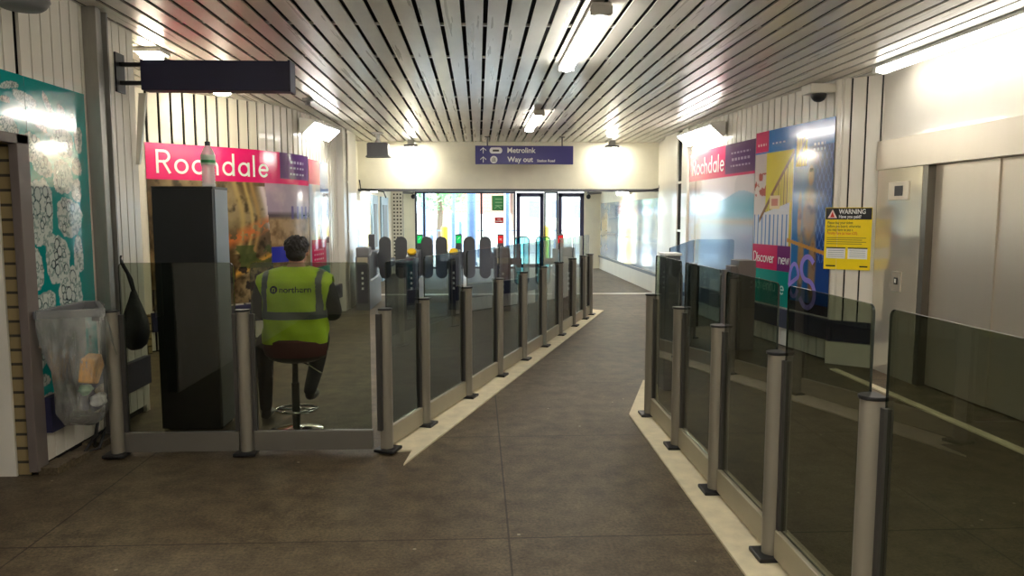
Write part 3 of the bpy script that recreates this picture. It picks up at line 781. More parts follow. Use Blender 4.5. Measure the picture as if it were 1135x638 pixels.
lil = simple('lilac_print', (150, 130, 224), .4); lettering('lettering', flip(big), .06, mapR2, lil, r); lettering('lettering', flip(big_e), .05, mapR2, lil, r)

# --- teal mural sheet on the near left wall, cut round the doorway
CELLS = [(4.64, 2.42, 0.09, 0.02, -0.2), (4.59, 2.33, 0.05, 0.02, 0), (4.79, 2.36, 0.12, 0.04, 0.2), (5.04, 2.35, 0.1, 0.03, 0.9), (5.18, 2.34, 0.05, 0.04, 0.3), (5.32, 2.31, 0.03, 0.03, 0.3), (4.6, 2.16, 0.1, 0.07, 0), (4.89, 2.24, 0.13, 0.03, 0.4), (5.18, 2.13, 0.13, 0.09, 0), (5.38, 2.17, 0.05, 0.09, 0), (4.84, 2.07, 0.09, 0.09, 0.2), (4.93, 1.97, 0.11, 0.07, 0.4), (5.16, 1.9, 0.12, 0.11, 0), (5.34, 1.98, 0.06, 0.06, 0), (5.32, 1.82, 0.06, 0.08, 0), (4.86, 1.67, 0.16, 0.21, 0), (5.21, 1.63, 0.15, 0.13, 0.2), (5.04, 1.36, 0.14, 0.16, 0), (4.79, 1.3, 0.08, 0.14, 0), (5.3, 1.37, 0.06, 0.13, 0), (5.18, 1.13, 0.14, 0.16, 0), (4.88, 1.07, 0.11, 0.09, 0), (4.73, 1.05, 0.03, 0.06, 0), (4.77, 0.91, 0.08, 0.07, 0), (4.77, 0.74, 0.07, 0.08, 0), (4.78, 0.59, 0.09, 0.04, 0), (4.84, 0.48, 0.05, 0.02, 0), (4.98, 0.83, 0.1, 0.09, 0), (5.2, 0.78, 0.1, 0.13, 0), (4.98, 0.59, 0.08, 0.08, 0), (5.18, 0.48, 0.09, 0.1, 0)]
CELLS += [(4.35, 2.3, .1, .09, .3), (4.1, 2.35, .09, .12, 0), (3.85, 2.3, .1, .1, .5), (3.6, 2.36, .1, .1, 0)]
def paint_mural(y0):
    def p(U, Z):
        Y = U + y0; h, w = U.shape; C = np.zeros((h, w, 3)); C[:] = (10, 146, 142)
        n = fbm(h, w, 16, 71, 3); sp = fbm(h, w, 110, 72, 2); rn = np.random.default_rng(5)
        for k, (cy, cz, ry, rz, t) in enumerate(CELLS):
            dy, dz = Y - cy, Z - cz; a = dy * math.cos(t) - dz * math.sin(t); b = dy * math.sin(t) + dz * math.cos(t)
            ang = np.arctan2(b / rz, a / ry); rr = (np.abs(a / ry) ** 2.5 + np.abs(b / rz) ** 2.5) ** .4
            rr = rr * (1 + .07 * np.sin(3 * ang + k) + .03 * np.sin(11 * ang + 2 * k)) + (n - .5) * .12
            m = rr < 1.0
            cell = np.where((sp > .56)[..., None], np.array((150, 170, 162.)), np.array((210, 219, 210.)))
            C[m] = cell[m]
            for q in range(int(3 + 520 * ry * rz)):
                s_, th = rn.uniform(0, .72) ** .6 , rn.uniform(0, 6.283); qa, qb = s_ * ry * math.cos(th), s_ * rz * math.sin(th)
                qr = rn.choice([.012, .016, .022, .028], p=[.35, .3, .2, .15]) * min(1.4, max(.7, (ry * rz) ** .5 / .1)); qr = min(qr, .42 * min(ry, rz))
                D = np.hypot((a - qa) * 1.1, (b - qb) * .85)
                C[m & (D < qr)] = (204, 214, 206); C[m & (np.abs(D - qr) < (.004 if qr > .02 else .003))] = (52, 82, 86) if qr > .02 else (110, 134, 130)
        return C
    return p
tag(sheet('mural_panel', lambda u, off: (-2.79 + off, 4.79 + u), .70, .49, 2.50, paint_mural(4.79), M['print_shiny'], None, res=.006, th=.008),
    'tall teal mural panel with white ring-filled cells, between the doorway frame and the steel channel', 'mural')
tag(sheet('mural_panel', lambda u, off: (-2.79 + off, 3.4 + u), 1.385, 2.14, 2.50, paint_mural(3.4), M['print_shiny'], None, res=.007, th=.008),
    'teal mural panel with white cells above the left doorway', 'mural')

# --- lobby murals: glossy beach pictures either side
def paint_beach(seed, sand):
    def p(U, Z):
        h, w = U.shape; C = np.zeros((h, w, 3)); n1 = fbm(h, w, 4, seed, 4, .4)
        C[:] = mixc(np.ones((h, w, 3)) * (196, 214, 232), (110, 160, 214), np.exp(-((Z - 1.75) / .2) ** 2))
        C = mixc(C, (236, 242, 240), np.clip((n1 - .5) * 5, 0, 1)); C = mixc(C, (90, 120, 170), np.exp(-((Z - 1.1) / .05) ** 2) * .6)
        C = mixc(C, (150, 176, 220), np.exp(-((Z - .7) / .2) ** 2) * .6)
        if sand is not None: C = mixc(C, (226, 196, 146), (np.abs(U - sand) < .5) * np.exp(-((Z - 1.35) / .35) ** 2))
        return C
    return p
tag(sheet('mural_panel', lambda u, off: (3.745 - off, 15.4 + u), 7.2, .42, 2.0, paint_beach(41, 6.5), M['print_shiny'], None, res=.05),
    'long glossy pale blue seaside mural on the right wall beyond the gates', 'mural')
tag(sheet('mural_panel', lambda u, off: (-2.405 + off, 14.1 + u), 2.55, .6, 1.93, paint_beach(42, None), M['print_shiny'], None, res=.05),
    'glossy pale blue mural on the left wall behind the first ticket gate', 'mural')
b = MB(); b.box(3.70, 3.74, 15.3, 22.7, .36, .41); struct(b.build('trim_20', M['gate_grey']))
b = MB()
for k in range(37): b.box(3.73, 3.758, 15.3 + k * .2, 15.3 + k * .2 + .18, .0, .36)
struct(b.build('trim_21', M['cream']))

# ------------------------------------------------------------------ signs
# hanging direction sign
sg = thing('direction_sign', 'hanging purple sign reading Metrolink and Way out before the bulkhead', 'sign', (.92, 14.2, 2.6))
MB().box(-.05, 1.81, 14.17, 14.23, 2.605, 2.95, bev=.004).build('panel', M['navy_sign'], sg)
for x in (.18, 1.6): MB().tube([(x, 14.2, 2.95), (x, 14.2, ZC + .02)], .012, 8).box(x - .05, x + .05, 14.16, 14.24, ZC - .012, ZC).build('hanger', M['clamp'], sg)
X, Z_, Yp = (1, 0, 0), (0, 0, 1), 14.166
text_mesh('lettering', 'Metrolink', .135, M['white'], (.55, Yp, 2.82), X, Z_, sg, bold=.02)
text_mesh('lettering', 'Way out', .135, M['white'], (.56, Yp, 2.65), X, Z_, sg, bold=.02)
text_mesh('lettering', 'Station Road', .066, M['white'], (1.12, Yp, 2.65), X, Z_, sg, bold=.02)
for z in (2.86, 2.69):
    MB().tube([(.1, Yp, z - .055), (.1, Yp, z + .045)], .008, 6).tube([(.045, Yp, z), (.1, Yp, z + .052), (.155, Yp, z)], .008, 6).build('arrow', M['white'], sg)
pill = [(x + .34 + (.07 if x > 0 else -.07), z + 2.86) for x, z in [(.05 * math.cos(a), .058 * math.sin(a)) for a in [2 * PI * k / 24 for k in range(24)]]]
t_ = MB().slab([(a, Yp + .002, z) for a, z in pill], .004, (0, -1, 0)).build('tram_symbol', M['white'], sg)
MB().box(.28, .40, Yp - .006, Yp - .002, 2.84, 2.875, bev=.001).build('tram_body', M['black'], t_)
cir = [(.30 + .07 * math.cos(2 * PI * k / 24), 2.69 + .07 * math.sin(2 * PI * k / 24)) for k in range(24)]
t_ = MB().slab([(a, Yp + .002, z) for a, z in cir], .004, (0, -1, 0)).build('exit_symbol', M['white'], sg)
MB().tube([(.275, Yp - .004, 2.665), (.275, Yp - .004, 2.72)], .005, 6).tube([(.3, Yp - .004, 2.665), (.3, Yp - .004, 2.735)], .005, 6).tube([(.325, Yp - .004, 2.665), (.325, Yp - .004, 2.72)], .005, 6).tube([(.26, Yp - .004, 2.66), (.34, Yp - .004, 2.66)], .004, 6).build('exit_figure', M['black'], t_)

# blank-backed navy light box bracketed off the left wall
sg = thing('projecting_sign', 'blank dark navy box sign bracketed off the left wall below the ceiling', 'sign', (-2.04, 6.0, 2.6))
MB().box(-2.61, -1.465, 5.99, 6.13, 2.615, 2.845, rz=.0, bev=.006).build('panel', M['navy_dark'], sg)
MB().box(-1.478, -1.46, 5.98, 6.14, 2.61, 2.85).build('end_cap', M['navy'], sg)
MB().box(-2.8, -2.6, 6.03, 6.06, 2.80, 2.83).box(-2.8, -2.6, 6.03, 6.06, 2.66, 2.69).box(-2.8, -2.785, 5.98, 6.12, 2.6, 2.9).build('bracket', M['black'], sg)

# warning sign
nW = Vector((.46, -.36, 0)).normalized(); nW = Vector((-.616, -.788, 0))
R_ = Vector((.788, -.616, 0)) * .82; O = Vector((3.87, 8.115, 1.05)) + nW * .012
sg = thing('warning_sign', 'yellow and black warning sign on the white slats beside the lift', 'sign', O)
def wbox(name, u0_, u1_, z0_, z1_, off, mat, th=.003):
    pts = [O + R_ * u0_ + Vector((0, 0, z0_)) + nW * off, O + R_ * u1_ + Vector((0, 0, z0_)) + nW * off, O + R_ * u1_ + Vector((0, 0, z1_)) + nW * off, O + R_ * u0_ + Vector((0, 0, z1_)) + nW * off]
    return MB().slab(pts, th, nW).build(name, mat, sg)
M['warn'] = simple('warning_yellow', (252, 222, 20), .3, 0, .02)
wbox('panel', 0, .58, 0, .68, 0, M['warn'], .006); wbox('header', .005, .575, .55, .675, .006, M['black'])
def wtext(body, size, u, z, mat, off=.0095, xs=1, bold=0): text_mesh('lettering', body, size, mat, O + R_ * u + Vector((0, 0, z)) + nW * off, R_, (0, 0, 1), sg, thick=.0008, xs=xs * .82, bold=bold)
wtext('WARNING', .072, .17, .612, M['white'], bold=.02, xs=.95); wtext('Have you paid?', .048, .17, .565, M['white'], bold=.02, xs=.95)
tri = [O + R_ * .03 + Vector((0, 0, .565)) + nW * .009, O + R_ * .15 + Vector((0, 0, .565)) + nW * .009, O + R_ * .09 + Vector((0, 0, .66)) + nW * .009]
MB().slab(tri, .001, nW).build('triangle', simple('warn_white', (250, 220, 214), .4), sg)
MB().slab([O + R_ * .062 + Vector((0, 0, .573)) + nW * .0105, O + R_ * .118 + Vector((0, 0, .573)) + nW * .0105, O + R_ * .09 + Vector((0, 0, .635)) + nW * .0105], .001, nW).build('figure', simple('warn_red', (200, 40, 30), .4), sg)
for k, (tx, mt) in enumerate((('Please buy your ticket', 'black'), ('before you board, otherwise', 'black'), ('you may have to pay a', 'black'), ('Penalty Fare (at least £20).', 'red'))):
    wtext(tx, .042, .03, .50 - k * .038, M['black'] if mt == 'black' else simple('penalty_red', (214, 60, 20), .4), off=.007, xs=.85)
for k in range(4): wbox('small_print', .03, .52 - .05 * (k % 2), .345 - k * .022, .352 - k * .022, .006, simple('small_print_grey', (150, 130, 40), .5), .001)
for u in (.03, .30):
    wbox('notice_box', u, u + .24, .12, .24, .006, M['white'], .001); wbox('notice_bar', u, u + .24, .232, .244, .0075, M['black'], .001)
    for k in range(4): wbox('notice_line', u + .02, u + .22, .14 + k * .022, .145 + k * .022, .0075, simple('print_grey', (150, 150, 160), .5), .0006)
wbox('footer_mark', .03, .15, .03, .045, .006, M['black'], .001); wbox('footer_mark', .45, .55, .03, .045, .006, M['black'], .001)

# lift fittings
lf = thing('lift_display', 'small grey display plate with a dark floor indicator above the lift button', 'display', (4.23, 7.3, 1.8))
MB().box(4.222, 4.235, 7.14, 7.50, 1.80, 1.98, bev=.003).build('plate', M['steel'], lf)
MB().box(4.218, 4.222, 7.24, 7.38, 1.84, 1.94).build('screen', M['black'], lf)
lf = thing('lift_button', 'steel lift call plate with one square button, right of the warning sign', 'button', (4.23, 7.28, .9))
MB().box(4.222, 4.235, 7.20, 7.36, .88, 1.08, bev=.003).build('plate', M['steel'], lf)
MB().box(4.216, 4.222, 7.25, 7.31, .95, 1.02, bev=.002).build('button', M['clamp'], lf)
MB().box(4.214, 4.216, 7.265, 7.295, .965, 1.005).build('button_face', M['white'], lf)

# ------------------------------------------------------------------ lights
def strip_light(label, x, y0, y1, mat='tube', z=ZC, w=.13):
    r = thing('strip_light', label, 'ceiling light', (x, (y0 + y1) / 2, z - .1), 'fluorescent strip lights')
    MB().box(x - .02, x + .02, y0 + .2, y0 + .26, z - .012, z).box(x - .02, x + .02, y1 - .26, y1 - .2, z - .012, z).build('hanger', M['fixture'], r)
    MB().box(x - w / 2 - .004, x + w / 2 + .004, y0, y1, z - .036, z - .006, bev=.004).build('housing', M['fixture'], r)
    for a, e in ((y0 - .012, y0 + .05), (y1 - .05, y1 + .012)): MB().box(x - w / 2 - .012, x + w / 2 + .012, a, e, z - .088, z - .03, bev=.006).build('end_cap', M['fixture'], r)
    m = MB(); pts = [(x + w / 2, z - .037), (x - w / 2, z - .037)]
    for k in range(9):
        t = PI + PI * k / 8; pts.append((x + w / 2 * math.cos(t), z - .05 + .045 * math.sin(t)))
    m.slab([(a, y0 + .05, zz) for a, zz in pts], y1 - y0 - .1, (0, 1, 0)); m.build('diffuser', M[mat], r, smooth='auto')
    return r
strip_light('nearer of the two strip lights hanging along the middle of the slatted ceiling', .86, 5.25, 7.35)
strip_light('farther strip light along the middle of the ceiling, before the purple sign', .86, 10.5, 12.6)
strip_light('unseen strip light added for brightness, on the ceiling above and behind the viewpoint', .86, .2, 2.3)  # out of view; added along the row to supply needed light
strip_light('unseen strip light added for brightness behind the viewpoint, on the left half of the ceiling', -1.4, -.6, 1.5, 'tube_bright')  # added out of view to lift the hall's brightness
strip_light('unseen strip light added for brightness behind the viewpoint, on the right half of the ceiling', 3.0, -.6, 1.5, 'tube_bright')  # added likewise, an unseen extra source for the hall
r_ = strip_light('long bright strip light on the ceiling beside the lift wall', 3.97, 4.9, 7.3, 'tube_soft')
def corner_light(label, pathf, u0_, u1_, off=.0):
    (xa, ya), (xb, yb) = pathf(u0_, 0), pathf(u1_, 0)
    a, b_ = Vector((float(xa), float(ya), 0)), Vector((float(xb), float(yb), 0)); d = (b_ - a).normalized()
    (xn, yn) = pathf((u0_ + u1_) / 2, .1); mid = (a + b_) / 2; n = (Vector((float(xn), float(yn), 0)) - mid); n = (n - d * n.dot(d)).normalized()
    r = thing('corner_light', label, 'wall light', (mid.x, mid.y, 2.8), 'corner strip lights')
    a = a + n * .04; b_ = b_ + n * .04
    prof = [(0, 2.82), (.04, 2.80), (.22, 2.96), (.22, 2.99), (0, 3.02)]
    MB().slab([a + n * q + Vector((0, 0, z)) for q, z in prof], (b_ - a).length, d).build('housing', M['fixture'], r)
    for e, s_ in ((a, -.02), (b_, 0)): MB().slab([e + d * s_ + n * q * 1.04 + Vector((0, 0, z)) for q, z in prof], .02, d).build('end_cap', M['white'], r)
    nn = Vector((n.x * .19, n.y * .19, -.21)).normalized()
    q0 = n * .045 + Vector((0, 0, 2.80)); q1 = n * .215 + Vector((0, 0, 2.952))
    MB().slab([a + d * .04 + q0, b_ - d * .04 + q0, b_ - d * .04 + q1, a + d * .04 + q1], .014, nn).build('diffuser', M['tube_cool'], r)
    return r
corner_light('slanted strip light in the corner above the Rochdale poster on the left', PL.at, 2.95, 4.1)
corner_light('slanted strip light in the corner above the lake poster on the right', PR.at, 3.0, 4.6)
def lobby_light(label, x, y, s):
    r = thing('lobby_light', label, 'wall light', (x, y, 2.15), 'small lobby wall lights')
    MB().box(min(x, x + s * .08), max(x, x + s * .08), y - .5, y + .5, 2.16, 2.34, bev=.01).build('housing', M['fixture'], r)
    MB().box(min(x + s * .08, x + s * .2), max(x + s * .08, x + s * .2), y - .46, y + .46, 2.15, 2.30, bev=.02).build('diffuser', M['tube'], r)
strip_light('strip light added to brighten the lobby, unseen behind the bulkhead, nearer one', .6, 16.2, 18.0, z=2.62)  # unseen lamp added to brighten the lobby walls
strip_light('strip light added to brighten the lobby, unseen behind the bulkhead, farther one', .6, 19.6, 21.4, z=2.62)  # second unseen lobby lamp, added for the same brightening
lobby_light('small lit wall light under the left end of the bulkhead', -2.42, 16.2, 1)
lobby_light('small lit wall light beyond the bulkhead above the right-hand seaside mural', 3.76, 18.6, -1)
def bulk_lamp(label, x, y=14.9):
    r = thing('bulkhead_lamp', label, 'ceiling lamp', (x, y, 3.0), 'small lamps before the bulkhead')
    MB().box(x - .06, x + .06, y - .06, y + .06, ZC - .09, ZC).build('stem', M['fixture'], r)
    MB().box(x - .13, x + .13, y - .1, y + .1, ZC - .14, ZC - .09, bev=.008).build('housing', M['device'], r)
    MB().ellipsoid((x, y, ZC - .145), (.11, .08, .04)).build('lens', M['flood'], r, smooth=True)
bulk_lamp('small grey lamp glowing on the bulkhead, left of the purple sign', -1.32); bulk_lamp('small grey lamp glowing on the bulkhead, right of the purple sign', 2.68)
def square_lamp(label, x, y):
    r = thing('square_lamp', label, 'ceiling lamp', (x, y, 3.0), 'square ceiling lamps by the navy sign')
    MB().box(x - .12, x + .12, y - .12, y + .12, ZC - .035, ZC, bev=.006).build('housing', M['fixture'], r)
    MB().lathe([(.10, 0), (.095, -.035), (.06, -.055), (0, -.06)], (x, y, ZC - .035), 20).build('lens', M['spot'], r, smooth='auto')
square_lamp('square lit ceiling lamp peeping over the navy box sign', -2.92, 6.95); square_lamp('square lit ceiling lamp peeping out under the navy box sign', -2.96, 8.9)

# ------------------------------------------------------------------ ceiling & wall devices
r = thing('loudspeaker', 'boxy grey loudspeaker on a white bracket below the ceiling, left of the bulkhead lamp', 'speaker', (-1.8, 13.6, 2.7))
MB().tube([(-1.8, 13.6, ZC), (-1.8, 13.6, 3.0), (-1.8, 13.6, 2.93)], [.05, .03, .07], 12).box(-1.9, -1.7, 13.5, 13.7, ZC - .02, ZC).build('bracket', M['white'], r)
m = MB(); m.slab([(-2.0, 13.42, 2.68), (-1.57, 13.42, 2.68), (-1.6, 13.42, 2.71), (-1.6, 13.42, 2.91), (-1.63, 13.42, 2.93), (-1.94, 13.42, 2.93), (-1.97, 13.42, 2.91), (-1.97, 13.42, 2.71)], .3, (0, 1, 0)); m.build('cabinet', M['device'], r)
r = thing('camera', 'black dome camera under a cream mount at the top of the right poster wall', 'camera', (3.82, 8.25, 2.95))
MB().box(3.66, 3.96, 8.15, 8.4, 2.99, 3.09, bev=.01).build('mount', M['cream'], r); MB().ellipsoid((3.8, 8.26, 2.985), (.085, .085, .085)).build('dome', M['black'], r, smooth=True)
r = thing('smoke_detector', 'small round detector on the ceiling slats left of centre', 'detector', (-2.2, 10.2, 3.05))
MB().lathe([(.07, 0), (.065, -.03), (.035, -.045), (.03, -.08), (0, -.085)], (-2.16, 9.7, ZC), 18).build('body', M['device'], r, smooth='auto'); r.location = (-2.16, 9.7, 3.03)
for ch in r.children: ch.matrix_parent_inverse = Matrix.Translation((-2.16, 9.7, 3.03)).inverted()
r = thing('ceiling_fitting', 'grey moulded fitting hung from the ceiling in the top left corner', 'fitting', (-2.5, 4.3, 2.8))
MB().lathe([(.05, .2), (.09, .12), (.13, .1), (.14, .03), (.12, .0), (.1, -.015), (0, -.02)], (-2.52, 4.35, 2.8), 24).tube([(-2.52, 4.35, 2.98), (-2.52, 4.35, ZC)], .04).build('body', M['device'], r, smooth='auto')
def cctv(label, x, y, z, s):
    r = thing('security_camera', label, 'camera', (x, y, z), 'small cameras above the entrance glass')
    MB().box(x - .02, x + .02, y - .02, y + .12, z - .01, z + .12).tube([(x, y, z), (x + s * .45, y, z + .03)], .035, 8).build('arm', M['device'], r)
    MB().ellipsoid((x, y - .04, z - .1), (.07, .07, .07)).build('dome', M['black'], r, smooth=True)
cctv('small dark camera on the cream wall right of the entrance doors', 3.36, 22.6, 2.3, 1); cctv('small dark camera on the cream wall left of the entrance glass', -1.95, 22.6, 2.3, -1)
# cables along the bulkhead
tag(MB().tube([(-2.38, 15.12, 2.35), (-2.36, 15.14, 2.17), (-2.1, 15.14, 2.15), (-1.9, 15.14, 2.11), (-1.86, 15.16, 1.99)], .014, 6).build('cable', M['wet']), 'black cable drooping from the left end of the bulkhead', 'cable')
tag(MB().tube([(3.72, 15.12, 2.3), (3.70, 15.14, 2.19), (3.4, 15.14, 2.13), (3.0, 15.15, 2.12)], .012, 6).build('cable', M['wet']), 'thin dark cable along the right end of the bulkhead', 'cable')
# galvanised channel column on the left wall
r = thing('steel_channel', 'tall dull steel channel fixed to the left wall beside the teal mural', 'channel', (-2.76, 5.6, 0))
MB().box(-2.80, -2.70, 5.53, 5.60, .02, ZC).build('front_flange', M['galv'], r, bevel=.004)
MB().box(-2.80, -2.745, 5.6, 5.70, .02, ZC).build('web', M['galv'], r); MB().box(-2.8, -2.71, 5.70, 5.72, .02, ZC).build('rear_flange', M['galv'], r)
m = MB()
for z in (.4, 1.2, 2.0, 2.8): m.box(-2.745, -2.738, 5.64, 5.66, z, z + .02)
m.build('bolt', M['black'], r)
m = MB(); m.slab([(-2.74, 6.27, 2.63), (-2.68, 6.27, 2.63), (-2.76, 6.27, 2.06), (-2.79, 6.27, 2.06)], .03, (0, -1, 0)); tag(m.build('loose_strip', M['cream']), 'pale metal strip hanging at a slant below the navy sign bracket', 'strip')

# lobby left wall: door openings and the perforated column
for k, (a, e) in enumerate(((16.9, 17.9), (18.5, 19.9))):
    d = MB().box(-2.43, -2.385, a, e, 0, 2.1).build('door_%d' % (3 + k), simple('blue_grey_door', (140, 168, 188), .4)); struct(d)
    MB().box(-2.385, -2.375, a + .28, e - .28, .9, 1.9).build('door_glass', M['black'], d)
r = thing('perforated_panel', 'tall white column with rows of dark holes at the far end of the left wall', 'column', (-2.33, 21.6, 0))
MB().box(-2.41, -2.1, 20.9, 21.1, 0, 2.6).build('body', M['white_gloss'], r)
m = MB()
for i in range(3):
    for k in range(19): m.box(-2.365 + i * .09, -2.32 + i * .09, 20.895, 20.9, .5 + k * .1, .54 + k * .1)
m.build('holes', M['void'], r)

# ------------------------------------------------------------------ entrance glazing (Y = 22.85)
def frame(name, x0, x1, z0, z1, mat, w=.07, y=22.85, mull=(), parent=None, trans=()):
    m = MB(); m.box(x0, x0 + w, y - .04, y + .04, z0, z1); m.box(x1 - w, x1, y - .04, y + .04, z0, z1)
    m.box(x0, x1, y - .04, y + .04, z1 - w, z1); m.box(x0, x1, y - .04, y + .04, z0, z0 + w)
    for q in mull: m.box(q - w / 2, q + w / 2, y - .04, y + .04, z0, z1)
    for q in trans: m.box(x0, x1, y - .04, y + .04, q - w / 2, q + w / 2)
    return m.build(name, mat, parent)
M['dark_frame'] = simple('dark_aluminium', (50, 50, 66), .4, .2, .08)
w1 = struct(frame('window_1', -1.93, 1.15, .0, 2.36, M['dark_frame'], .06, mull=(-1.65, .10)))
MB().box(-1.87, 1.09, 22.84, 22.86, .06, 2.3).build('pane', M['glass_clear'], w1)
w2 = struct(frame('window_2', 2.03, 2.45, .0, 2.36, M['dark_frame'], .05)); MB().box(2.08, 2.40, 22.84, 22.86, .05, 2.31).build('pane', M['glass_clear'], w2)
for k, (a, e) in enumerate(((1.17, 2.02), (2.46, 3.26))):
    d = struct(frame('door_%d' % (5 + k), a, e, .02, 2.32, simple('navy_door_frame', (44, 42, 78), .4), .12)); MB().box(a + .11, e - .11, 22.84, 22.86, .12, 2.2).build('pane', M['glass_clear'], d)
    MB().box(e - .1 if k == 0 else a + .02, e - .02 if k == 0 else a + .1, 22.76, 22.80, 1.0, 1.2).build('door_handle', M['navy'], d)
r = thing('door_sign', 'green notice on the entrance glass left of the doors', 'sign', (.6, 22.8, 1.8))
MB().box(.42, .80, 22.79, 22.80, 1.78, 2.24).build('panel', simple('green_notice', (48, 140, 72), .4), r)
m = MB()
for k in range(3): m.box(.52, .74, 22.785, 22.79, 2.12 - k * .1, 2.14 - k * .1)
m.tube([(.5, 22.785, 1.84), (.6, 22.785, 1.92), (.7, 22.785, 1.84)], .008, 6).build('writing', simple('pale_green', (150, 206, 150), .5), r)
r = thing('door_sign', 'small red notice below the green one on the entrance glass', 'sign', (.64, 22.8, 1.4))
MB().box(.50, .78, 22.79, 22.80, 1.39, 1.58).build('panel', simple('red_notice', (206, 40, 44), .4), r)
MB().box(.54, .74, 22.785, 22.79, 1.44, 1.465).box(.58, .7, 22.785, 22.79, 1.51, 1.53).build('writing', M['white'], r)

# ------------------------------------------------------------------ street outside
M['pave'] = simple('pale_paving', (190, 186, 178), .8, 0, .08, 2); M['kerbstone'] = simple('road_grey', (150, 150, 152), .8, 0, .08)
b = MB(); b.box(-14, 16, 23.0, 30, -.14, -.02); struct(b.build('ground_pavement', M['pave']))
b = MB(); b.box(-20, 24, 30, 44, -.16, -.08); struct(b.build('ground_road', M['kerbstone']))
def bollard(label, x, y, h, r_, mat, group): return tag(MB().lathe([(r_, 0), (r_, h - .06), (r_ * .6, h), (0, h)], (x, y, -.02), 14).build('bollard', mat, None, smooth='auto'), label, 'bollard', group)
bluem = simple('blue_grey_post', (96, 120, 160), .5)
bollard('yellow post outside the glass, left half of the entrance', -1.15, 25.5, 1.3, .12, M['yellow'], 'yellow posts outside'); bollard('yellow post outside, seen between the two entrance doors', 2.3, 25.4, 1.3, .13, M['yellow'], 'yellow posts outside')
bollard('thin blue-grey post beside the yellow post outside', -.85, 25.2, 1.75, .07, bluem, 'blue posts outside')
bollard('short blue-grey post right of the taller one outside', -.62, 25.8, 1.45, .06, bluem, 'blue posts outside')
bollard('low pale blue post left of the yellow post outside', -1.6, 25.4, 1.0, .07, bluem, 'blue posts outside')
def column(label, x, y, r_): return tag(MB().lathe([(r_ * 1.3, 0), (r_ * 1.3, .1), (r_, .12), (r_, 4.2)], (x, y, -.02), 18).build('canopy_column', bluem, None, smooth='auto'), label, 'column', 'canopy columns outside')
column('thick blue-grey canopy column outside, centre of the glass', -.22, 24.6, .15); column('slim canopy column outside at the far left of the glass', -1.78, 24.6, .07); column('slim canopy column outside behind the green notice', .98, 24.8, .07); column('slim canopy column outside above the thin blue post', -.92, 28, .06)
r = thing('railing', 'pale metal street railing beyond the entrance', 'railing', (0, 29, 0))
MB().box(-6, 9, 28.98, 29.02, 1.02, 1.06).box(-6, 9, 28.98, 29.02, .15, .18).build('rails', bluem, r)
m = MB()
for k in range(76): m.box(-6 + k * .2, -5.985 + k * .2, 28.99, 29.01, .15, 1.04)
m.build('bars', bluem, r)['kind'] = 'stuff'
for x in (-6, -3, 0, 3, 6, 9): MB().box(x - .03, x + .03, 28.97, 29.03, -.02, 1.1).build('post', bluem, r)
def building(name, label, x0, x1, y0, y1, h, wall, wins, roof=None):
    r = thing(name, label, 'building', ((x0 + x1) / 2, y0, 0))
    MB().box(x0, x1, y0, y1, -.1, h).build('wall', wall, r)
    for (a, z, w, hh) in wins:
        f = MB().box(a, a + w, y0 - .06, y0 + .02, z, z + hh).build('window', M['white'], r); MB().box(a + .08, a + w - .08, y0 - .08, y0 - .06, z + .08, z + hh - .08).build('pane', simple('street_window', (110, 134, 158), .15), f)
    MB().box(x0 - .2, x1 + .2, y0 - .2, y1 + .2, h, h + .4).build('roof', M['kerbstone'], r)
    return r
building('brick_building', 'red brick building across the street, behind the glass', -2.6, 1.6, 46, 54, 8, M['brick_red'], [(-1.9, 3.6, 1, 1.2), (.3, 3.6, 1, 1.2)])
building('terrace', 'pale rendered building with grey-blue windows seen through the doors', 2.2, 14, 44, 52, 9, M['cream_far'], [(2.9 + 1.35 * k, 1.4, .8, 1.2) for k in range(7)] + [(2.9 + 1.35 * k, 3.3, .8, 1.2) for k in range(7)])
b = MB(); b.box(-14, 2.0, 44.5, 44.8, -.1, 1.7); tag(b.build('garden_wall', M['cream_far']), 'low pale wall across the street under the trees', 'wall')
leaf = simple('pale_green_leaves', (128, 186, 120), .7, 0, .4, 3)
bark = simple('bark', (110, 92, 74), .9)
def tree(label, x, y, h, seed):
    rnd = random.Random(seed); r = thing('tree', label, 'tree', (x, y, 0), 'trees across the street')
    MB().tube([(x, y, -.1), (x + .1, y, h * .3), (x, y, h * .6)], [.2, .15, .08], 10).build('trunk', bark, r)
    m = MB()
    for k in range(900):
        a = rnd.uniform(0, 2 * PI); rr = rnd.random() ** .4 * h * .36; t = rnd.uniform(-1, 1); c_ = Vector((x + rr * math.cos(a) * math.sqrt(1 - t * t), y + rr * math.sin(a) * math.sqrt(1 - t * t), h * .64 + rr * t * .9))
        u = Vector((rnd.uniform(-1, 1), rnd.uniform(-1, 1), rnd.uniform(-1, 1))).normalized() * rnd.uniform(.12, .22); w = u.orthogonal().normalized() * u.length * .6
        vs = [m.bm.verts.new(c_ + q) for q in (-u, w, u, -w)]; m.bm.faces.new(vs)
    m.build('crown', leaf, r)
tree('pale green tree across the street at the left of the glass', -6.6, 40, 7.0, 1); tree('pale green tree across the street, nearer the brick building', -2.2, 41.5, 5.6, 2); tree('pale green tree across the street, farthest left', -12.5, 43, 7.4, 3)

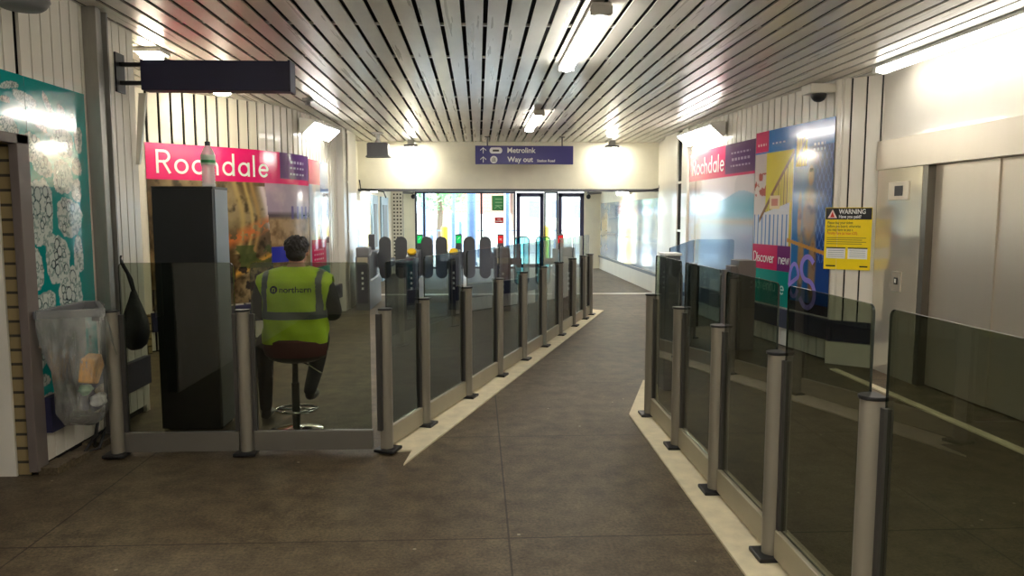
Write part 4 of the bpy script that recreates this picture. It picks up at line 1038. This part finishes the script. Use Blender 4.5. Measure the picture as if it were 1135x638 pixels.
# ------------------------------------------------------------------ kiosk, bottle, stool
r = thing('tall_cabinet', 'tall black cabinet with a grey side standing behind the corner glass barrier', 'cabinet', (-2.2, 5.9, 0))
MB().box(-2.41, -1.97, 5.62, 5.66, .03, 1.84).build('back_board', M['black_matt'], r, bevel=.003)
MB().box(-1.985, -1.965, 5.66, 5.94, .03, 1.84).build('side_panel', M['grey_side'], r); MB().box(-2.41, -2.39, 5.66, 5.94, .03, 1.84).build('side_panel', M['grey_side'], r)
MB().box(-2.41, -1.965, 5.62, 5.95, 1.84, 1.86).build('top', M['black_matt'], r); MB().box(-2.39, -1.985, 5.7, 5.92, .0, .9).build('base_unit', M['black_matt'], r)
MB().box(-2.39, -1.985, 5.66, 5.92, 1.3, 1.32).build('shelf', M['black_matt'], r)
def pet_mat():
    m, nt, b = material('clear_bottle_plastic'); b.inputs['Base Color'].default_value = (.9, .93, .95, 1); b.inputs['Roughness'].default_value = .08
    b.inputs['IOR'].default_value = 1.4; nt.links.new(noise_node(nt, 40, 2).outputs['Fac'], b.inputs['Coat Weight'])
    tr = nt.nodes.new('ShaderNodeBsdfTransparent'); mx = nt.nodes.new('ShaderNodeMixShader'); mx.inputs['Fac'].default_value = .55
    nt.links.new(tr.outputs[0], mx.inputs[1]); nt.links.new(b.outputs[0], mx.inputs[2]); nt.links.new(mx.outputs[0], nt.nodes['Material Output'].inputs['Surface']); return m
bx, by, bz = -2.06, 5.82, 1.86
r = thing('water_bottle', 'large clear plastic water bottle standing on the tall black cabinet', 'bottle', (bx, by, bz))
prof = [(.0, 0), (.044, 0), (.05, .012)]
for k in range(6): prof += [(.05, .025 + k * .022), (.045, .036 + k * .022)]
prof += [(.052, .165), (.052, .235), (.046, .26), (.03, .295), (.016, .315), (.016, .33)]
MB().lathe(prof, (bx, by, bz), 24).build('bottle_body', pet_mat(), r, smooth=True)
MB().lathe([(.0528, .17), (.0528, .245)], (bx, by, bz), 24).build('bottle_label', simple('green_white_label', (196, 222, 200), .4), r, smooth='auto')
MB().lathe([(.0533, .185), (.0533, .205)], (bx, by, bz), 24).build('label_stripe', simple('label_green', (40, 150, 80), .4), r, smooth='auto')
MB().lathe([(.019, .315), (.02, .342), (.017, .346), (0, .346)], (bx, by, bz), 16).build('bottle_cap', simple('dark_cap', (40, 44, 56), .4), r, smooth='auto')

# bar stool
sx, sy = -1.40, 5.62
r = thing('bar_stool', 'low-backed dark red padded swivel stool with chrome footrest under the worker', 'stool', (sx, sy, 0))
MB().lathe([(.0, 0), (.2, 0), (.2, .01), (.12, .03), (.04, .045), (0, .05)], (sx, sy, 0), 32).build('base', M['chrome'], r, smooth='auto')
MB().lathe([(.03, .04), (.03, .38), (.022, .38), (.022, .56)], (sx, sy, 0), 20).build('pole', M['clamp'], r, smooth='auto')
m = MB(); m.tube([(sx + .155 * math.cos(2 * PI * k / 28), sy + .02 + .12 * math.sin(2 * PI * k / 28), .165) for k in range(29)], .012, 8); m.tube([(sx - .15, sy + .02, .165), (sx + .15, sy + .02, .165)], .01, 8); m.build('footrest', M['chrome'], r, smooth=True)
red = simple('dark_red_vinyl', (92, 34, 40), .45, 0, .1); blk = simple('dark_vinyl', (44, 38, 38), .45, 0, .1)
MB().lathe([(0, .55), (.14, .55), (.2, .575), (.215, .61), (.2, .645), (.12, .655), (0, .655)], (sx + .02, sy, 0), 32, 1.05, .95).build('seat', blk, r, smooth=True)
m = MB(); n = 20; rings = []
for k in range(n + 1):
    a = PI * 1.12 + (PI * .76) * k / n; ca, sa = math.cos(a), math.sin(a)
    zt = .70 + .02 * math.sin(PI * k / n)
    ring = [(.215, .60), (.245, .60), (.262, .66), (.255, zt), (.235, zt + .015), (.215, zt - .01)]
    rings.append([m.bm.verts.new((sx + .02 + q * ca, sy + .04 + q * sa, z)) for q, z in ring])
for A, B in zip(rings[:-1], rings[1:]):
    for k in range(6): m.bm.faces.new((A[k], A[(k + 1) % 6], B[(k + 1) % 6], B[k]))
m.bm.faces.new(rings[0]); m.bm.faces.new(rings[-1][::-1]); m.build('backrest', red, r, smooth='auto')
MB().tube([(sx, sy - .02, .56), (sx + .12, sy - .08, .53), (sx + .22, sy - .1, .47)], .006, 8).build('height_lever', M['chrome'], r)

# ------------------------------------------------------------------ the seated worker
def skin_mesh(chains, sub=2):
    """one or more joint chains sharing points -> smooth tapered surface; chains: list of [(co, radius), ...]"""
    me = bpy.data.meshes.new('tmp'); vs, es, rs, idx = [], [], [], {}
    for ch in chains:
        prev = None
        for co, rad in ch:
            key = tuple(round(c, 4) for c in co)
            if key not in idx: idx[key] = len(vs); vs.append(co); rs.append(rad if isinstance(rad, tuple) else (rad, rad))
            i = idx[key]
            if prev is not None and prev != i: es.append((prev, i))
            prev = i
    me.from_pydata(vs, es, []); o = bpy.data.objects.new('tmp', me); COL.objects.link(o)
    md = o.modifiers.new('s', 'SKIN'); md.use_smooth_shade = True
    for i, v in enumerate(me.skin_vertices[0].data): v.radius = rs[i]; v.use_root = (i == 0)
    md = o.modifiers.new('u', 'SUBSURF'); md.levels = sub; md.render_levels = sub
    dg = bpy.context.evaluated_depsgraph_get(); out = bpy.data.meshes.new_from_object(o.evaluated_get(dg)); bpy.data.objects.remove(o)
    return out
def remeshed(name, meshes, extra, mat, parent, voxel=.009, smooth=4):
    bm = bmesh.new()
    for me in meshes: bm.from_mesh(me)
    e = MB(); e.bm.free(); e.bm = bm
    if extra: extra(e)
    me = bpy.data.meshes.new(name); bm.to_mesh(me); bm.free()
    o = bpy.data.objects.new(name, me); COL.objects.link(o)
    md = o.modifiers.new('r', 'REMESH'); md.mode = 'VOXEL'; md.voxel_size = voxel; md.use_smooth_shade = True
    if smooth: ms = o.modifiers.new('m', 'SMOOTH'); ms.iterations = smooth; ms.factor = .5
    dg = bpy.context.evaluated_depsgraph_get(); out = bpy.data.meshes.new_from_object(o.evaluated_get(dg)); bpy.data.objects.remove(o)
    out.materials.clear(); out.materials.append(mat)
    for p in out.polygons: p.use_smooth = True
    q = bpy.data.objects.new(name, out); COL.objects.link(q)
    if parent: q.parent = parent; q.matrix_parent_inverse = parent.matrix_basis.inverted()
    return q
px_, py_ = -1.385, 5.62
def P_(x, y, z): return (px_ + x, py_ + y, z)
skin = simple('skin', (176, 124, 100), .55, 0, .06)
darkcloth = simple('black_jacket_cloth', (26, 28, 36), .75, 0, .2, 20, bump=.3)
trou = simple('dark_trousers_cloth', (28, 30, 36), .8, 0, .2, 20, bump=.3)
def hand_chains(w, dirv, palm_n, s):
    """five finger chains from wrist w; dirv along the hand, s = thumb side sign"""
    d = Vector(dirv).normalized(); nrm = Vector(palm_n).normalized(); side = d.cross(nrm).normalized() * s
    w = Vector(w); out = []; lens = [.040, .046, .042, .034]
    for k in range(4):
        b0 = w + d * .085 + side * (.03 - .02 * k); pts = [(tuple(w + d * .03 + side * (.018 - .012 * k)), .013), (tuple(b0), .0105)]
        q = b0; dd = d.copy()
        for j in range(3):
            dd = (dd + nrm * .38).normalized(); q = q + dd * lens[k] * (.8, .62, .5)[j]; pts.append((tuple(q), (.0095, .0088, .0075)[j]))
        out.append(pts)
    t0 = w + d * .02 + side * .02; t1 = w + d * .045 + side * .05 + nrm * .01; t2 = t1 + (d * .8 + side * .3).normalized() * .032; t3 = t2 + d * .025 + nrm * .01
    out.append([(tuple(t0), .014), (tuple(t1), .012), (tuple(t2), .0105), (tuple(t3), .009)])
    return out
pel = P_(0, 0, .76)
spine = [(pel, (.15, .11)), (P_(0, .0, .90), (.145, .105)), (P_(0, .02, 1.04), (.16, .11)), (P_(0, .03, 1.15), (.155, .10)), (P_(0, .055, 1.235), (.07, .065)), (P_(0, .08, 1.30), (.055, .058)), (P_(0, .09, 1.36), (.06, .07))]
armR = [(P_(0, .03, 1.15), (.155, .10)), (P_(.215, .02, 1.165), .062), (P_(.265, .03, 1.02), .053), (P_(.29, .07, .89), .046), (P_(.2, .25, .86), .036), (P_(.1, .33, .85), .027)]
armL = [(P_(0, .03, 1.15), (.155, .10)), (P_(-.215, .02, 1.165), .062), (P_(-.275, .03, 1.02), .053), (P_(-.29, .08, .89), .046), (P_(-.2, .26, .86), .036), (P_(-.1, .34, .85), .027)]
legR = [(pel, (.15, .11)), (P_(.1, .03, .70), .10), (P_(.11, .25, .68), .085), (P_(.10, .42, .66), .068), (P_(.07, .34, .42), .055), (P_(.04, .22, .255), .042), (P_(.04, .26, .215), .035), (P_(.05, .38, .205), .03)]
legL = [(pel, (.15, .11)), (P_(-.1, .03, .70), .10), (P_(-.24, .2, .67), .085), (P_(-.34, .36, .63), .068), (P_(-.33, .32, .38), .055), (P_(-.32, .27, .12), .04), (P_(-.32, .30, .06), .035), (P_(-.34, .43, .045), .03)]
man = thing('person', 'person seated on the stool with their back turned, in a yellow high-visibility vest', 'person', (px_, py_, 0))
hR = hand_chains(P_(.1, .33, .85), (-.8, .5, -.15), (0, -.2, -1), -1); hL = hand_chains(P_(-.1, .34, .85), (.8, .5, -.15), (0, -.2, -1), 1)
def head(e):
    c = P_(.005, .10, 1.375)
    e.ellipsoid((c[0], c[1] - .015, c[2] + .015), (.078, .098, .09), 28); e.ellipsoid((c[0], c[1] + .03, c[2] - .045), (.058, .066, .07), 24)
    e.ellipsoid((c[0], c[1] + .092, c[2] - .015), (.014, .024, .022), 12); e.ellipsoid((c[0], c[1] + .082, c[2] + .012), (.01, .016, .03), 12)   # nose
    e.ellipsoid((c[0], c[1] + .075, c[2] - .06), (.026, .018, .008), 12); e.ellipsoid((c[0], c[1] + .075, c[2] - .074), (.022, .017, .008), 12)   # lips
    for s_ in (-1, 1):
        e.ellipsoid((c[0] + s_ * .078, c[1] - .005, c[2] - .01), (.011, .02, .03), 14); e.ellipsoid((c[0] + s_ * .03, c[1] + .068, c[2] + .02), (.018, .012, .01), 12)
    for s_ in (-1, 1): e.ellipsoid(P_(s_ * .1, .36, .845), (.045, .04, .018), 14)
body = remeshed('body', [skin_mesh([spine, armR, armL, legR, legL])] + [skin_mesh([h], 1) for h in hR + hL], head, skin, man, .007, 3)
m = MB()
for s_ in (-1, 1): m.ellipsoid((P_(.005 + s_ * .03, .175, 1.392)[0], P_(0, .175, 0)[1], 1.392), (.012, .007, .008), 12)
m.build('eyes', M['white'], man, smooth=True)
def grow(ch, g): return [(c, tuple(q + g for q in r_) if isinstance(r_, tuple) else r_ + g) for c, r_ in ch]
remeshed('jacket', [skin_mesh([grow(spine[:4], .012) + [(P_(0, .045, 1.215), (.085, .08)), (P_(0, .06, 1.262), (.068, .068))], grow(armR[:-1], .012), grow(armL[:-1], .012)])], None, darkcloth, man, .009, 3)
remeshed('trousers', [skin_mesh([grow(legR[:6], .012) + [(P_(.04, .225, .235), .05)], grow(legL[:6], .012) + [(P_(-.32, .268, .085), .05)]])], lambda e: e.ellipsoid(P_(0, .0, .745), (.19, .15, .10), 24), trou, man, .009, 3)
shoe = simple('black_shoe', (20, 20, 22), .35)
for (hx, hy, hz, tx, ty) in ((.04, .24, .215, .05, .40), (-.32, .28, .05, -.35, .46)):
    remeshed('shoe', [], lambda e: (e.ellipsoid(P_((hx + tx) / 2, (hy + ty) / 2, hz - .005), (.045, .135, .036), 20), e.ellipsoid(P_(hx, hy, hz + .02), (.042, .055, .055), 16)), shoe, man, .007, 2)
# hair: short dark crop, denser at the back
rnd = random.Random(3)
def hair(e):
    c = P_(.005, .085, 1.40)
    e.ellipsoid((c[0], c[1] - .004, c[2] + .008), (.088, .098, .085), 28); e.ellipsoid((c[0], c[1] - .04, c[2] - .05), (.074, .06, .055), 20)
    for k in range(150):
        a = rnd.uniform(0, 2 * PI); t = rnd.uniform(-.5, 1); rr = math.sqrt(max(0, 1 - t * t))
        if math.sin(a) * rr > .55 and t < .5: continue
        e.ellipsoid((c[0] + .087 * rr * math.cos(a), c[1] - .004 + .096 * rr * math.sin(a), c[2] + .01 + .083 * t), (rnd.uniform(.008, .014),) * 3, 8)
def cut_face(o):
    bm = bmesh.new(); bm.from_mesh(o.data)
    dead = [v for v in bm.verts if v.co.y > py_ + .145 and v.co.z < 1.44]
    bmesh.ops.delete(bm, geom=dead, context='VERTS'); bm.to_mesh(o.data); bm.free()
hr = remeshed('hair', [], hair, simple('dark_brown_hair', (38, 33, 32), .6, 0, .35, 60, bump=.6), man, .006, 1); cut_face(hr)
# hi-vis vest: lofted shell open at the arms, with straps and band as its own bands
M['hivis'] = simple('hi_vis_yellow', (208, 246, 48), .7, 0, .10, 9, bump=.7); M['reflect'] = simple('grey_reflective_tape', (112, 118, 122), .5, .2, .06)
def vest_ring(z, g=0):
    tab = [(.70, .222, .175, 0), (.78, .228, .17, 0), (.88, .212, .152, .0), (.98, .218, .152, .015), (1.08, .25, .152, .03), (1.15, .275, .14, .035), (1.195, .265, .115, .04), (1.235, .19, .09, .05), (1.262, .085, .075, .06)]
    zs = [t[0] for t in tab]; rx, ry, cy = (float(np.interp(z, zs, [t[k] for t in tab])) for k in (1, 2, 3)); return rx + g, ry + g, cy
def vest_pt(a, z, g=0):
    rx, ry, cy = vest_ring(z, g); e = 2.5; ca, sa = math.cos(a), math.sin(a)
    k = (abs(ca) ** e + abs(sa) ** e) ** (-1 / e)
    wr = .004 * math.sin(7 * a + 23 * z) + .005 * math.sin(31 * z + 3 * a) * (1 if z < 1.1 else .3)
    return Vector(P_((rx + wr) * k * ca, cy + (ry + wr) * k * sa, z + .006 * math.sin(3 * a) * (z < .75)))
def vest_patch(name, sel, g, mat, zs, na=96, parent=None, th=.004):
    m = MB(); grid = {}
    def V(i, j, o): 
        key = (i % na, j, o)
        if key not in grid: grid[key] = m.bm.verts.new(vest_pt(2 * PI * i / na, zs[j], g + (th if o else 0)))
        return grid[key]
    cells = {(i, j) for i in range(na) for j in range(len(zs) - 1) if sel(2 * PI * (i + .5) / na, (zs[j] + zs[j + 1]) / 2)}
    for i, j in cells:
        m.bm.faces.new((V(i, j, 1), V(i + 1, j, 1), V(i + 1, j + 1, 1), V(i, j + 1, 1))); m.bm.faces.new((V(i, j, 0), V(i, j + 1, 0), V(i + 1, j + 1, 0), V(i + 1, j, 0)))
        for (di, dj, p, q) in ((-1, 0, (i, j), (i, j + 1)), (1, 0, (i + 1, j + 1), (i + 1, j)), (0, -1, (i + 1, j), (i, j)), (0, 1, (i, j + 1), (i + 1, j + 1))):
            if ((i + di) % na, j + dj) not in cells: m.bm.faces.new((V(*p, 1), V(*p, 0), V(*q, 0), V(*q, 1)))
    return m.build(name, mat, parent, smooth='auto')
zs = list(np.linspace(.70, 1.262, 60))
def in_vest(a, z):
    ca, sa = math.cos(a), math.sin(a)
    if abs(ca) > .965 and 1.02 < z < 1.19: return False
    if sa > .985 and z > .72: return abs(math.cos(a)) > .03
    return True
vest = vest_patch('vest', in_vest, .012, M['hivis'], zs, parent=man)
def back_x(a, z): return vest_pt(a, z)[0] - px_
vest_patch('reflective_strap', lambda a, z: .165 < abs(back_x(a, z)) < .205 and z > .94 and in_vest(a, z) , .0175, M['reflect'], zs, 192, parent=vest, th=.003)
vest_patch('reflective_band', lambda a, z: .885 < z < .94, .0175, M['reflect'], zs, parent=vest, th=.003)
# name print on the back
def on_back(o):
    for v in o.data.vertices:
        x, z = v.co.x - px_, v.co.z
        # find surface y at this x on the back side
        best = min((abs(back_x(-PI / 2 + t, z) - x), t) for t in np.linspace(-1.2, 1.2, 241))[1]
        yy = vest_pt(-PI / 2 + best, z, .018)[1]; v.co.y = yy - (.001 if v.co.y < 0 else 0)
t = text_mesh('lettering', 'northern', .064, simple('navy_print', (24, 34, 60), .5), (px_ - .083, 0, 1.08), (1, 0, 0), (0, 0, 1), vest, thick=.0006, bold=.012, xs=1.0); on_back(t)
m = MB(); cx_, cz_ = px_ - .124, 1.1
m.slab([(cx_ + .029 * math.cos(2 * PI * k / 28), 0, cz_ + .029 * math.sin(2 * PI * k / 28)) for k in range(28)], .001, (0, -1, 0)); t = m.build('logo_disc', simple('navy_disc', (24, 34, 60), .5), vest)
bmx = bmesh.new(); bmx.from_mesh(t.data); bmesh.ops.triangulate(bmx, faces=bmx.faces); bmesh.ops.subdivide_edges(bmx, edges=bmx.edges, cuts=2); bmx.to_mesh(t.data); bmx.free(); on_back(t)
t = text_mesh('lettering', 'n', .06, M['hivis'], (cx_ - .015, 0, cz_ - .014), (1, 0, 0), (0, 0, 1), vest, thick=.0006, bold=.01); on_back(t)
for v in t.data.vertices: v.co.y -= .003

# ------------------------------------------------------------------ litter sack holder, sack and rubbish
hz = 1.03
C4 = [Vector((-2.74, 4.68, hz)), Vector((-2.74, 5.22, hz)), Vector((-2.64, 5.22, hz)), Vector((-2.40, 4.80, hz))]
r = thing('sack_holder', 'grey metal ring frame holding the clear rubbish sack, below the teal mural', 'frame', (-2.6, 5.0, hz))
m = MB()
for a, b_ in zip(C4, C4[1:] + C4[:1]):
    d = (b_ - a).normalized(); m.obox(a - d * .015, b_ + d * .015, .03, hz - .025, hz + .025)
m.build('ring', M['device'], r, bevel=.004); MB().box(-2.8, -2.74, 4.9, 5.1, hz - .08, hz + .02).box(-2.56, -2.51, 4.98, 5.04, .95, hz).build('bracket', M['clamp'], r)
def sack_mat():
    m, nt, b = material('clear_polythene'); nt.nodes.remove(b); out = nt.nodes['Material Output']
    tr = nt.nodes.new('ShaderNodeBsdfTransparent'); tr.inputs['Color'].default_value = (.96, .97, .96, 1)
    df = nt.nodes.new('ShaderNodeBsdfDiffuse'); df.inputs['Color'].default_value = (.9, .9, .86, 1)
    gl = nt.nodes.new('ShaderNodeBsdfGlossy'); gl.inputs['Roughness'].default_value = .15
    v = coords(nt, (1, 1, .35)); n = noise_node(nt, 14, 6, .7, v, .6)
    k = ramp(nt, n.outputs['Fac'], [(.42, (.04,) * 3), (.74, (.42,) * 3)])
    a = nt.nodes.new('ShaderNodeMixShader'); nt.links.new(k, a.inputs['Fac']); nt.links.new(tr.outputs[0], a.inputs[1]); nt.links.new(df.outputs[0], a.inputs[2])
    lw = nt.nodes.new('ShaderNodeLayerWeight'); lw.inputs['Blend'].default_value = .3
    a2 = nt.nodes.new('ShaderNodeMixShader'); nt.links.new(lw.outputs['Fresnel'], a2.inputs['Fac']); nt.links.new(a.outputs[0], a2.inputs[1]); nt.links.new(gl.outputs[0], a2.inputs[2])
    bp = nt.nodes.new('ShaderNodeBump'); bp.inputs['Strength'].default_value = .8; bp.inputs['Distance'].default_value = .03; nt.links.new(n.outputs['Fac'], bp.inputs['Height'])
    nt.links.new(bp.outputs['Normal'], gl.inputs['Normal']); nt.links.new(bp.outputs['Normal'], df.inputs['Normal'])
    nt.links.new(a2.outputs[0], out.inputs['Surface']); return m
r = thing('rubbish_sack', 'clear plastic rubbish sack sagging from its ring frame against the left wall', 'bag', (-2.6, 5.0, .35))
def sack_ring(z, infl=0):
    t = (hz - z) / (hz - .29); n = 64; out = []
    cx, cy = -2.61, 4.95
    for k in range(n):
        s_ = k / n * 4; i = int(s_) % 4; f = s_ - int(s_); p = C4[i].lerp(C4[(i + 1) % 4], f)
        a = math.atan2(p.y - cy, p.x - cx); el = Vector((cx + .15 * math.cos(a), cy + .25 * math.sin(a), 0))
        q = Vector((p.x, p.y, 0)).lerp(el, min(1, t * 1.5)); d = Vector((q.x - cx, q.y - cy, 0))
        wv = .014 * math.sin(a * 9 + 3 * t) + .012 * math.sin(a * 17 - 9 * t) + .01 * math.sin(a * 5 + 14 * t)
        sc_ = 1.0 + infl + (.06 if .0 < t < .5 else 0) * math.sin(PI * t * 2) - max(0, t - .86) * 2.6
        q = Vector((cx, cy, 0)) + d * (sc_ + wv * 1.4 * min(1, .3 + t * 2))
        q.x = max(q.x, -2.725)
        out.append((q.x, q.y, z + .02 * math.sin(a * 3) * t))
    return out
m = MB(); rings = [[m.bm.verts.new(p) for p in sack_ring(z)] for z in np.linspace(hz - .02, .30, 34)]
for A, B in zip(rings[:-1], rings[1:]):
    for k in range(64): m.bm.faces.new((A[k], A[(k + 1) % 64], B[(k + 1) % 64], B[k]))
m.bm.faces.new(rings[-1]); m.build('sack_body', sack_mat(), r, smooth=True)
m = MB(); rings = []   # folded-over skirt on the outside
for j, z in enumerate(np.linspace(hz + .03, hz - .22, 10)):
    base = sack_ring(min(z, hz - .02), .0); row = []
    for k, (x_, y_, z_) in enumerate(base):
        d = Vector((x_ + 2.61, y_ - 4.95, 0)).normalized(); a = math.atan2(d.y, d.x)
        drop = 1 + .35 * math.sin(a * 2 + .6) + .15 * math.sin(a * 7)
        q = Vector((x_, y_, 0)) + d * (.022 + .012 * math.sin(a * 13 + j * .7) * j / 9 + .004 * j * (1 if d.x > 0 else 0)); q.x = max(q.x, -2.735)
        row.append(m.bm.verts.new((q.x, q.y, hz + .03 - (hz + .03 - z) * drop)))
    rings.append(row)
for A, B in zip(rings[:-1], rings[1:]):
    for k in range(64): m.bm.faces.new((A[k], A[(k + 1) % 64], B[(k + 1) % 64], B[k]))
m.build('folded_skirt', bpy.data.materials['clear_polythene'], r, smooth=True)
def lump(name, label, cat, c, s_, mat, seed, group=None):
    rn = random.Random(seed); bm = bmesh.new(); bmesh.ops.create_icosphere(bm, subdivisions=3, radius=1)
    ph = [rn.uniform(0, 6) for _ in range(6)]
    for v in bm.verts:
        k = 1 + .14 * math.sin(3 * v.co.x + ph[0]) + .12 * math.sin(5 * v.co.y + ph[1]) + .1 * math.sin(7 * v.co.z + ph[2])
        v.co = Vector((c[0] + v.co.x * s_[0] * k, c[1] + v.co.y * s_[1] * k, c[2] + v.co.z * s_[2] * k))
    e = MB(); e.bm.free(); e.bm = bm; return tag(e.build(name, mat, None, smooth=True), label, cat, group)
M['wrap'] = simple('orange_wrapper', (232, 170, 84), .5, 0, .12, 12)
m = MB(); m.slab([(-2.51, 4.84, .56), (-2.53, 4.96, .53), (-2.52, 5.04, .64), (-2.51, 4.99, .73), (-2.50, 4.87, .71)], .09, (-1, -.1, .1)); tag(m.build('sandwich_carton', M['wrap'], bevel=.012), 'orange-yellow sandwich carton inside the clear sack', 'carton')
lump('tissue', 'crumpled white tissue at the bottom of the sack, nearest the walkway', 'tissue', (-2.55, 4.98, .42), (.05, .055, .045), M['white'], 1)
lump('paper_cup', 'crushed cream paper cup beside the tissue in the sack', 'cup', (-2.58, 5.1, .45), (.045, .04, .05), M['kerb'], 2)
lump('wrapper', 'pale green wrapper lying under the orange carton', 'wrapper', (-2.6, 4.93, .50), (.045, .05, .03), simple('green_wrapper', (150, 182, 150), .5), 3)

# black drawstring bag on a hook
r = thing('hanging_bag', 'black teardrop bag hanging by its strap on the left wall slats', 'bag', (-2.7, 5.95, .65))
m = MB(); prof = [(0, .60), (.05, .605), (.10, .64), (.125, .72), (.118, .82), (.08, .92), (.045, 1.0), (.025, 1.06)]
m.lathe(prof, (-2.68, 5.85, 0), 24, .75, 1.15); m.build('bag_body', simple('black_nylon', (18, 18, 20), .6, 0, .3, 25, bump=.6), r, smooth=True)
MB().tube([(-2.68, 5.85, 1.05), (-2.71, 5.83, 1.2), (-2.75, 5.80, 1.31), (-2.76, 5.82, 1.32), (-2.70, 5.87, 1.15), (-2.68, 5.88, 1.02)], .012, 8).build('strap', M['black'], r)
MB().tube([(-2.80, 5.81, 1.30), (-2.755, 5.81, 1.30), (-2.74, 5.81, 1.34)], .008, 8).build('hook', M['clamp'], r)
# cable bundle at the foot of the corner post
tag(MB().tube([(-2.70, 5.2, .02), (-2.66, 5.12, .10), (-2.63, 5.22, .16), (-2.62, 5.1, .05), (-2.7, 5.05, .03), (-2.68, 5.18, .12), (-2.72, 5.3, .2)], .012, 8).build('cable_coil', M['wet'], smooth=True), 'tangle of black cable at the foot of the corner post', 'cable')
b = MB()
for k, y in enumerate((4.70, 4.86, 5.02, 5.22)): b.box(-2.80, -2.68 + .012 * (k % 2), y, y + .2, -.0, .05 - .008 * (k % 3))
struct(b.build('trim_22', M['floor']))

# ------------------------------------------------------------------ world, sun, camera
w = bpy.data.worlds.new('World'); SC.world = w; w.use_nodes = True
nt = w.node_tree; bg = nt.nodes['Background']; bg.inputs['Strength'].default_value = 3.6
tc = nt.nodes.new('ShaderNodeTexCoord'); n = noise_node(nt, 2.0, 5, .6, tc.outputs['Generated'])
col = ramp(nt, n.outputs['Fac'], [(.35, (.66, .82, 1.0)), (.65, (.9, .96, 1.0))]); nt.links.new(col, bg.inputs['Color'])

cam = bpy.data.cameras.new('camera'); co = bpy.data.objects.new('camera', cam); COL.objects.link(co)
cam.sensor_width = 36; cam.lens = 820 / 1135 * 36; cam.clip_start = .05; cam.clip_end = 300
co.location = (0, 0, 1.65); co.rotation_euler = (PI / 2 - .0984611, 0, -.0454788)
SC.camera = co
SC.view_settings.view_transform = 'Standard'; SC.view_settings.look = 'None'; SC.view_settings.gamma = 1; SC.view_settings.use_curve_mapping = False
SC.view_settings.exposure = 1.55
SC.cycles.transparent_max_bounces = 40; SC.cycles.max_bounces = 8; SC.cycles.use_denoising = True
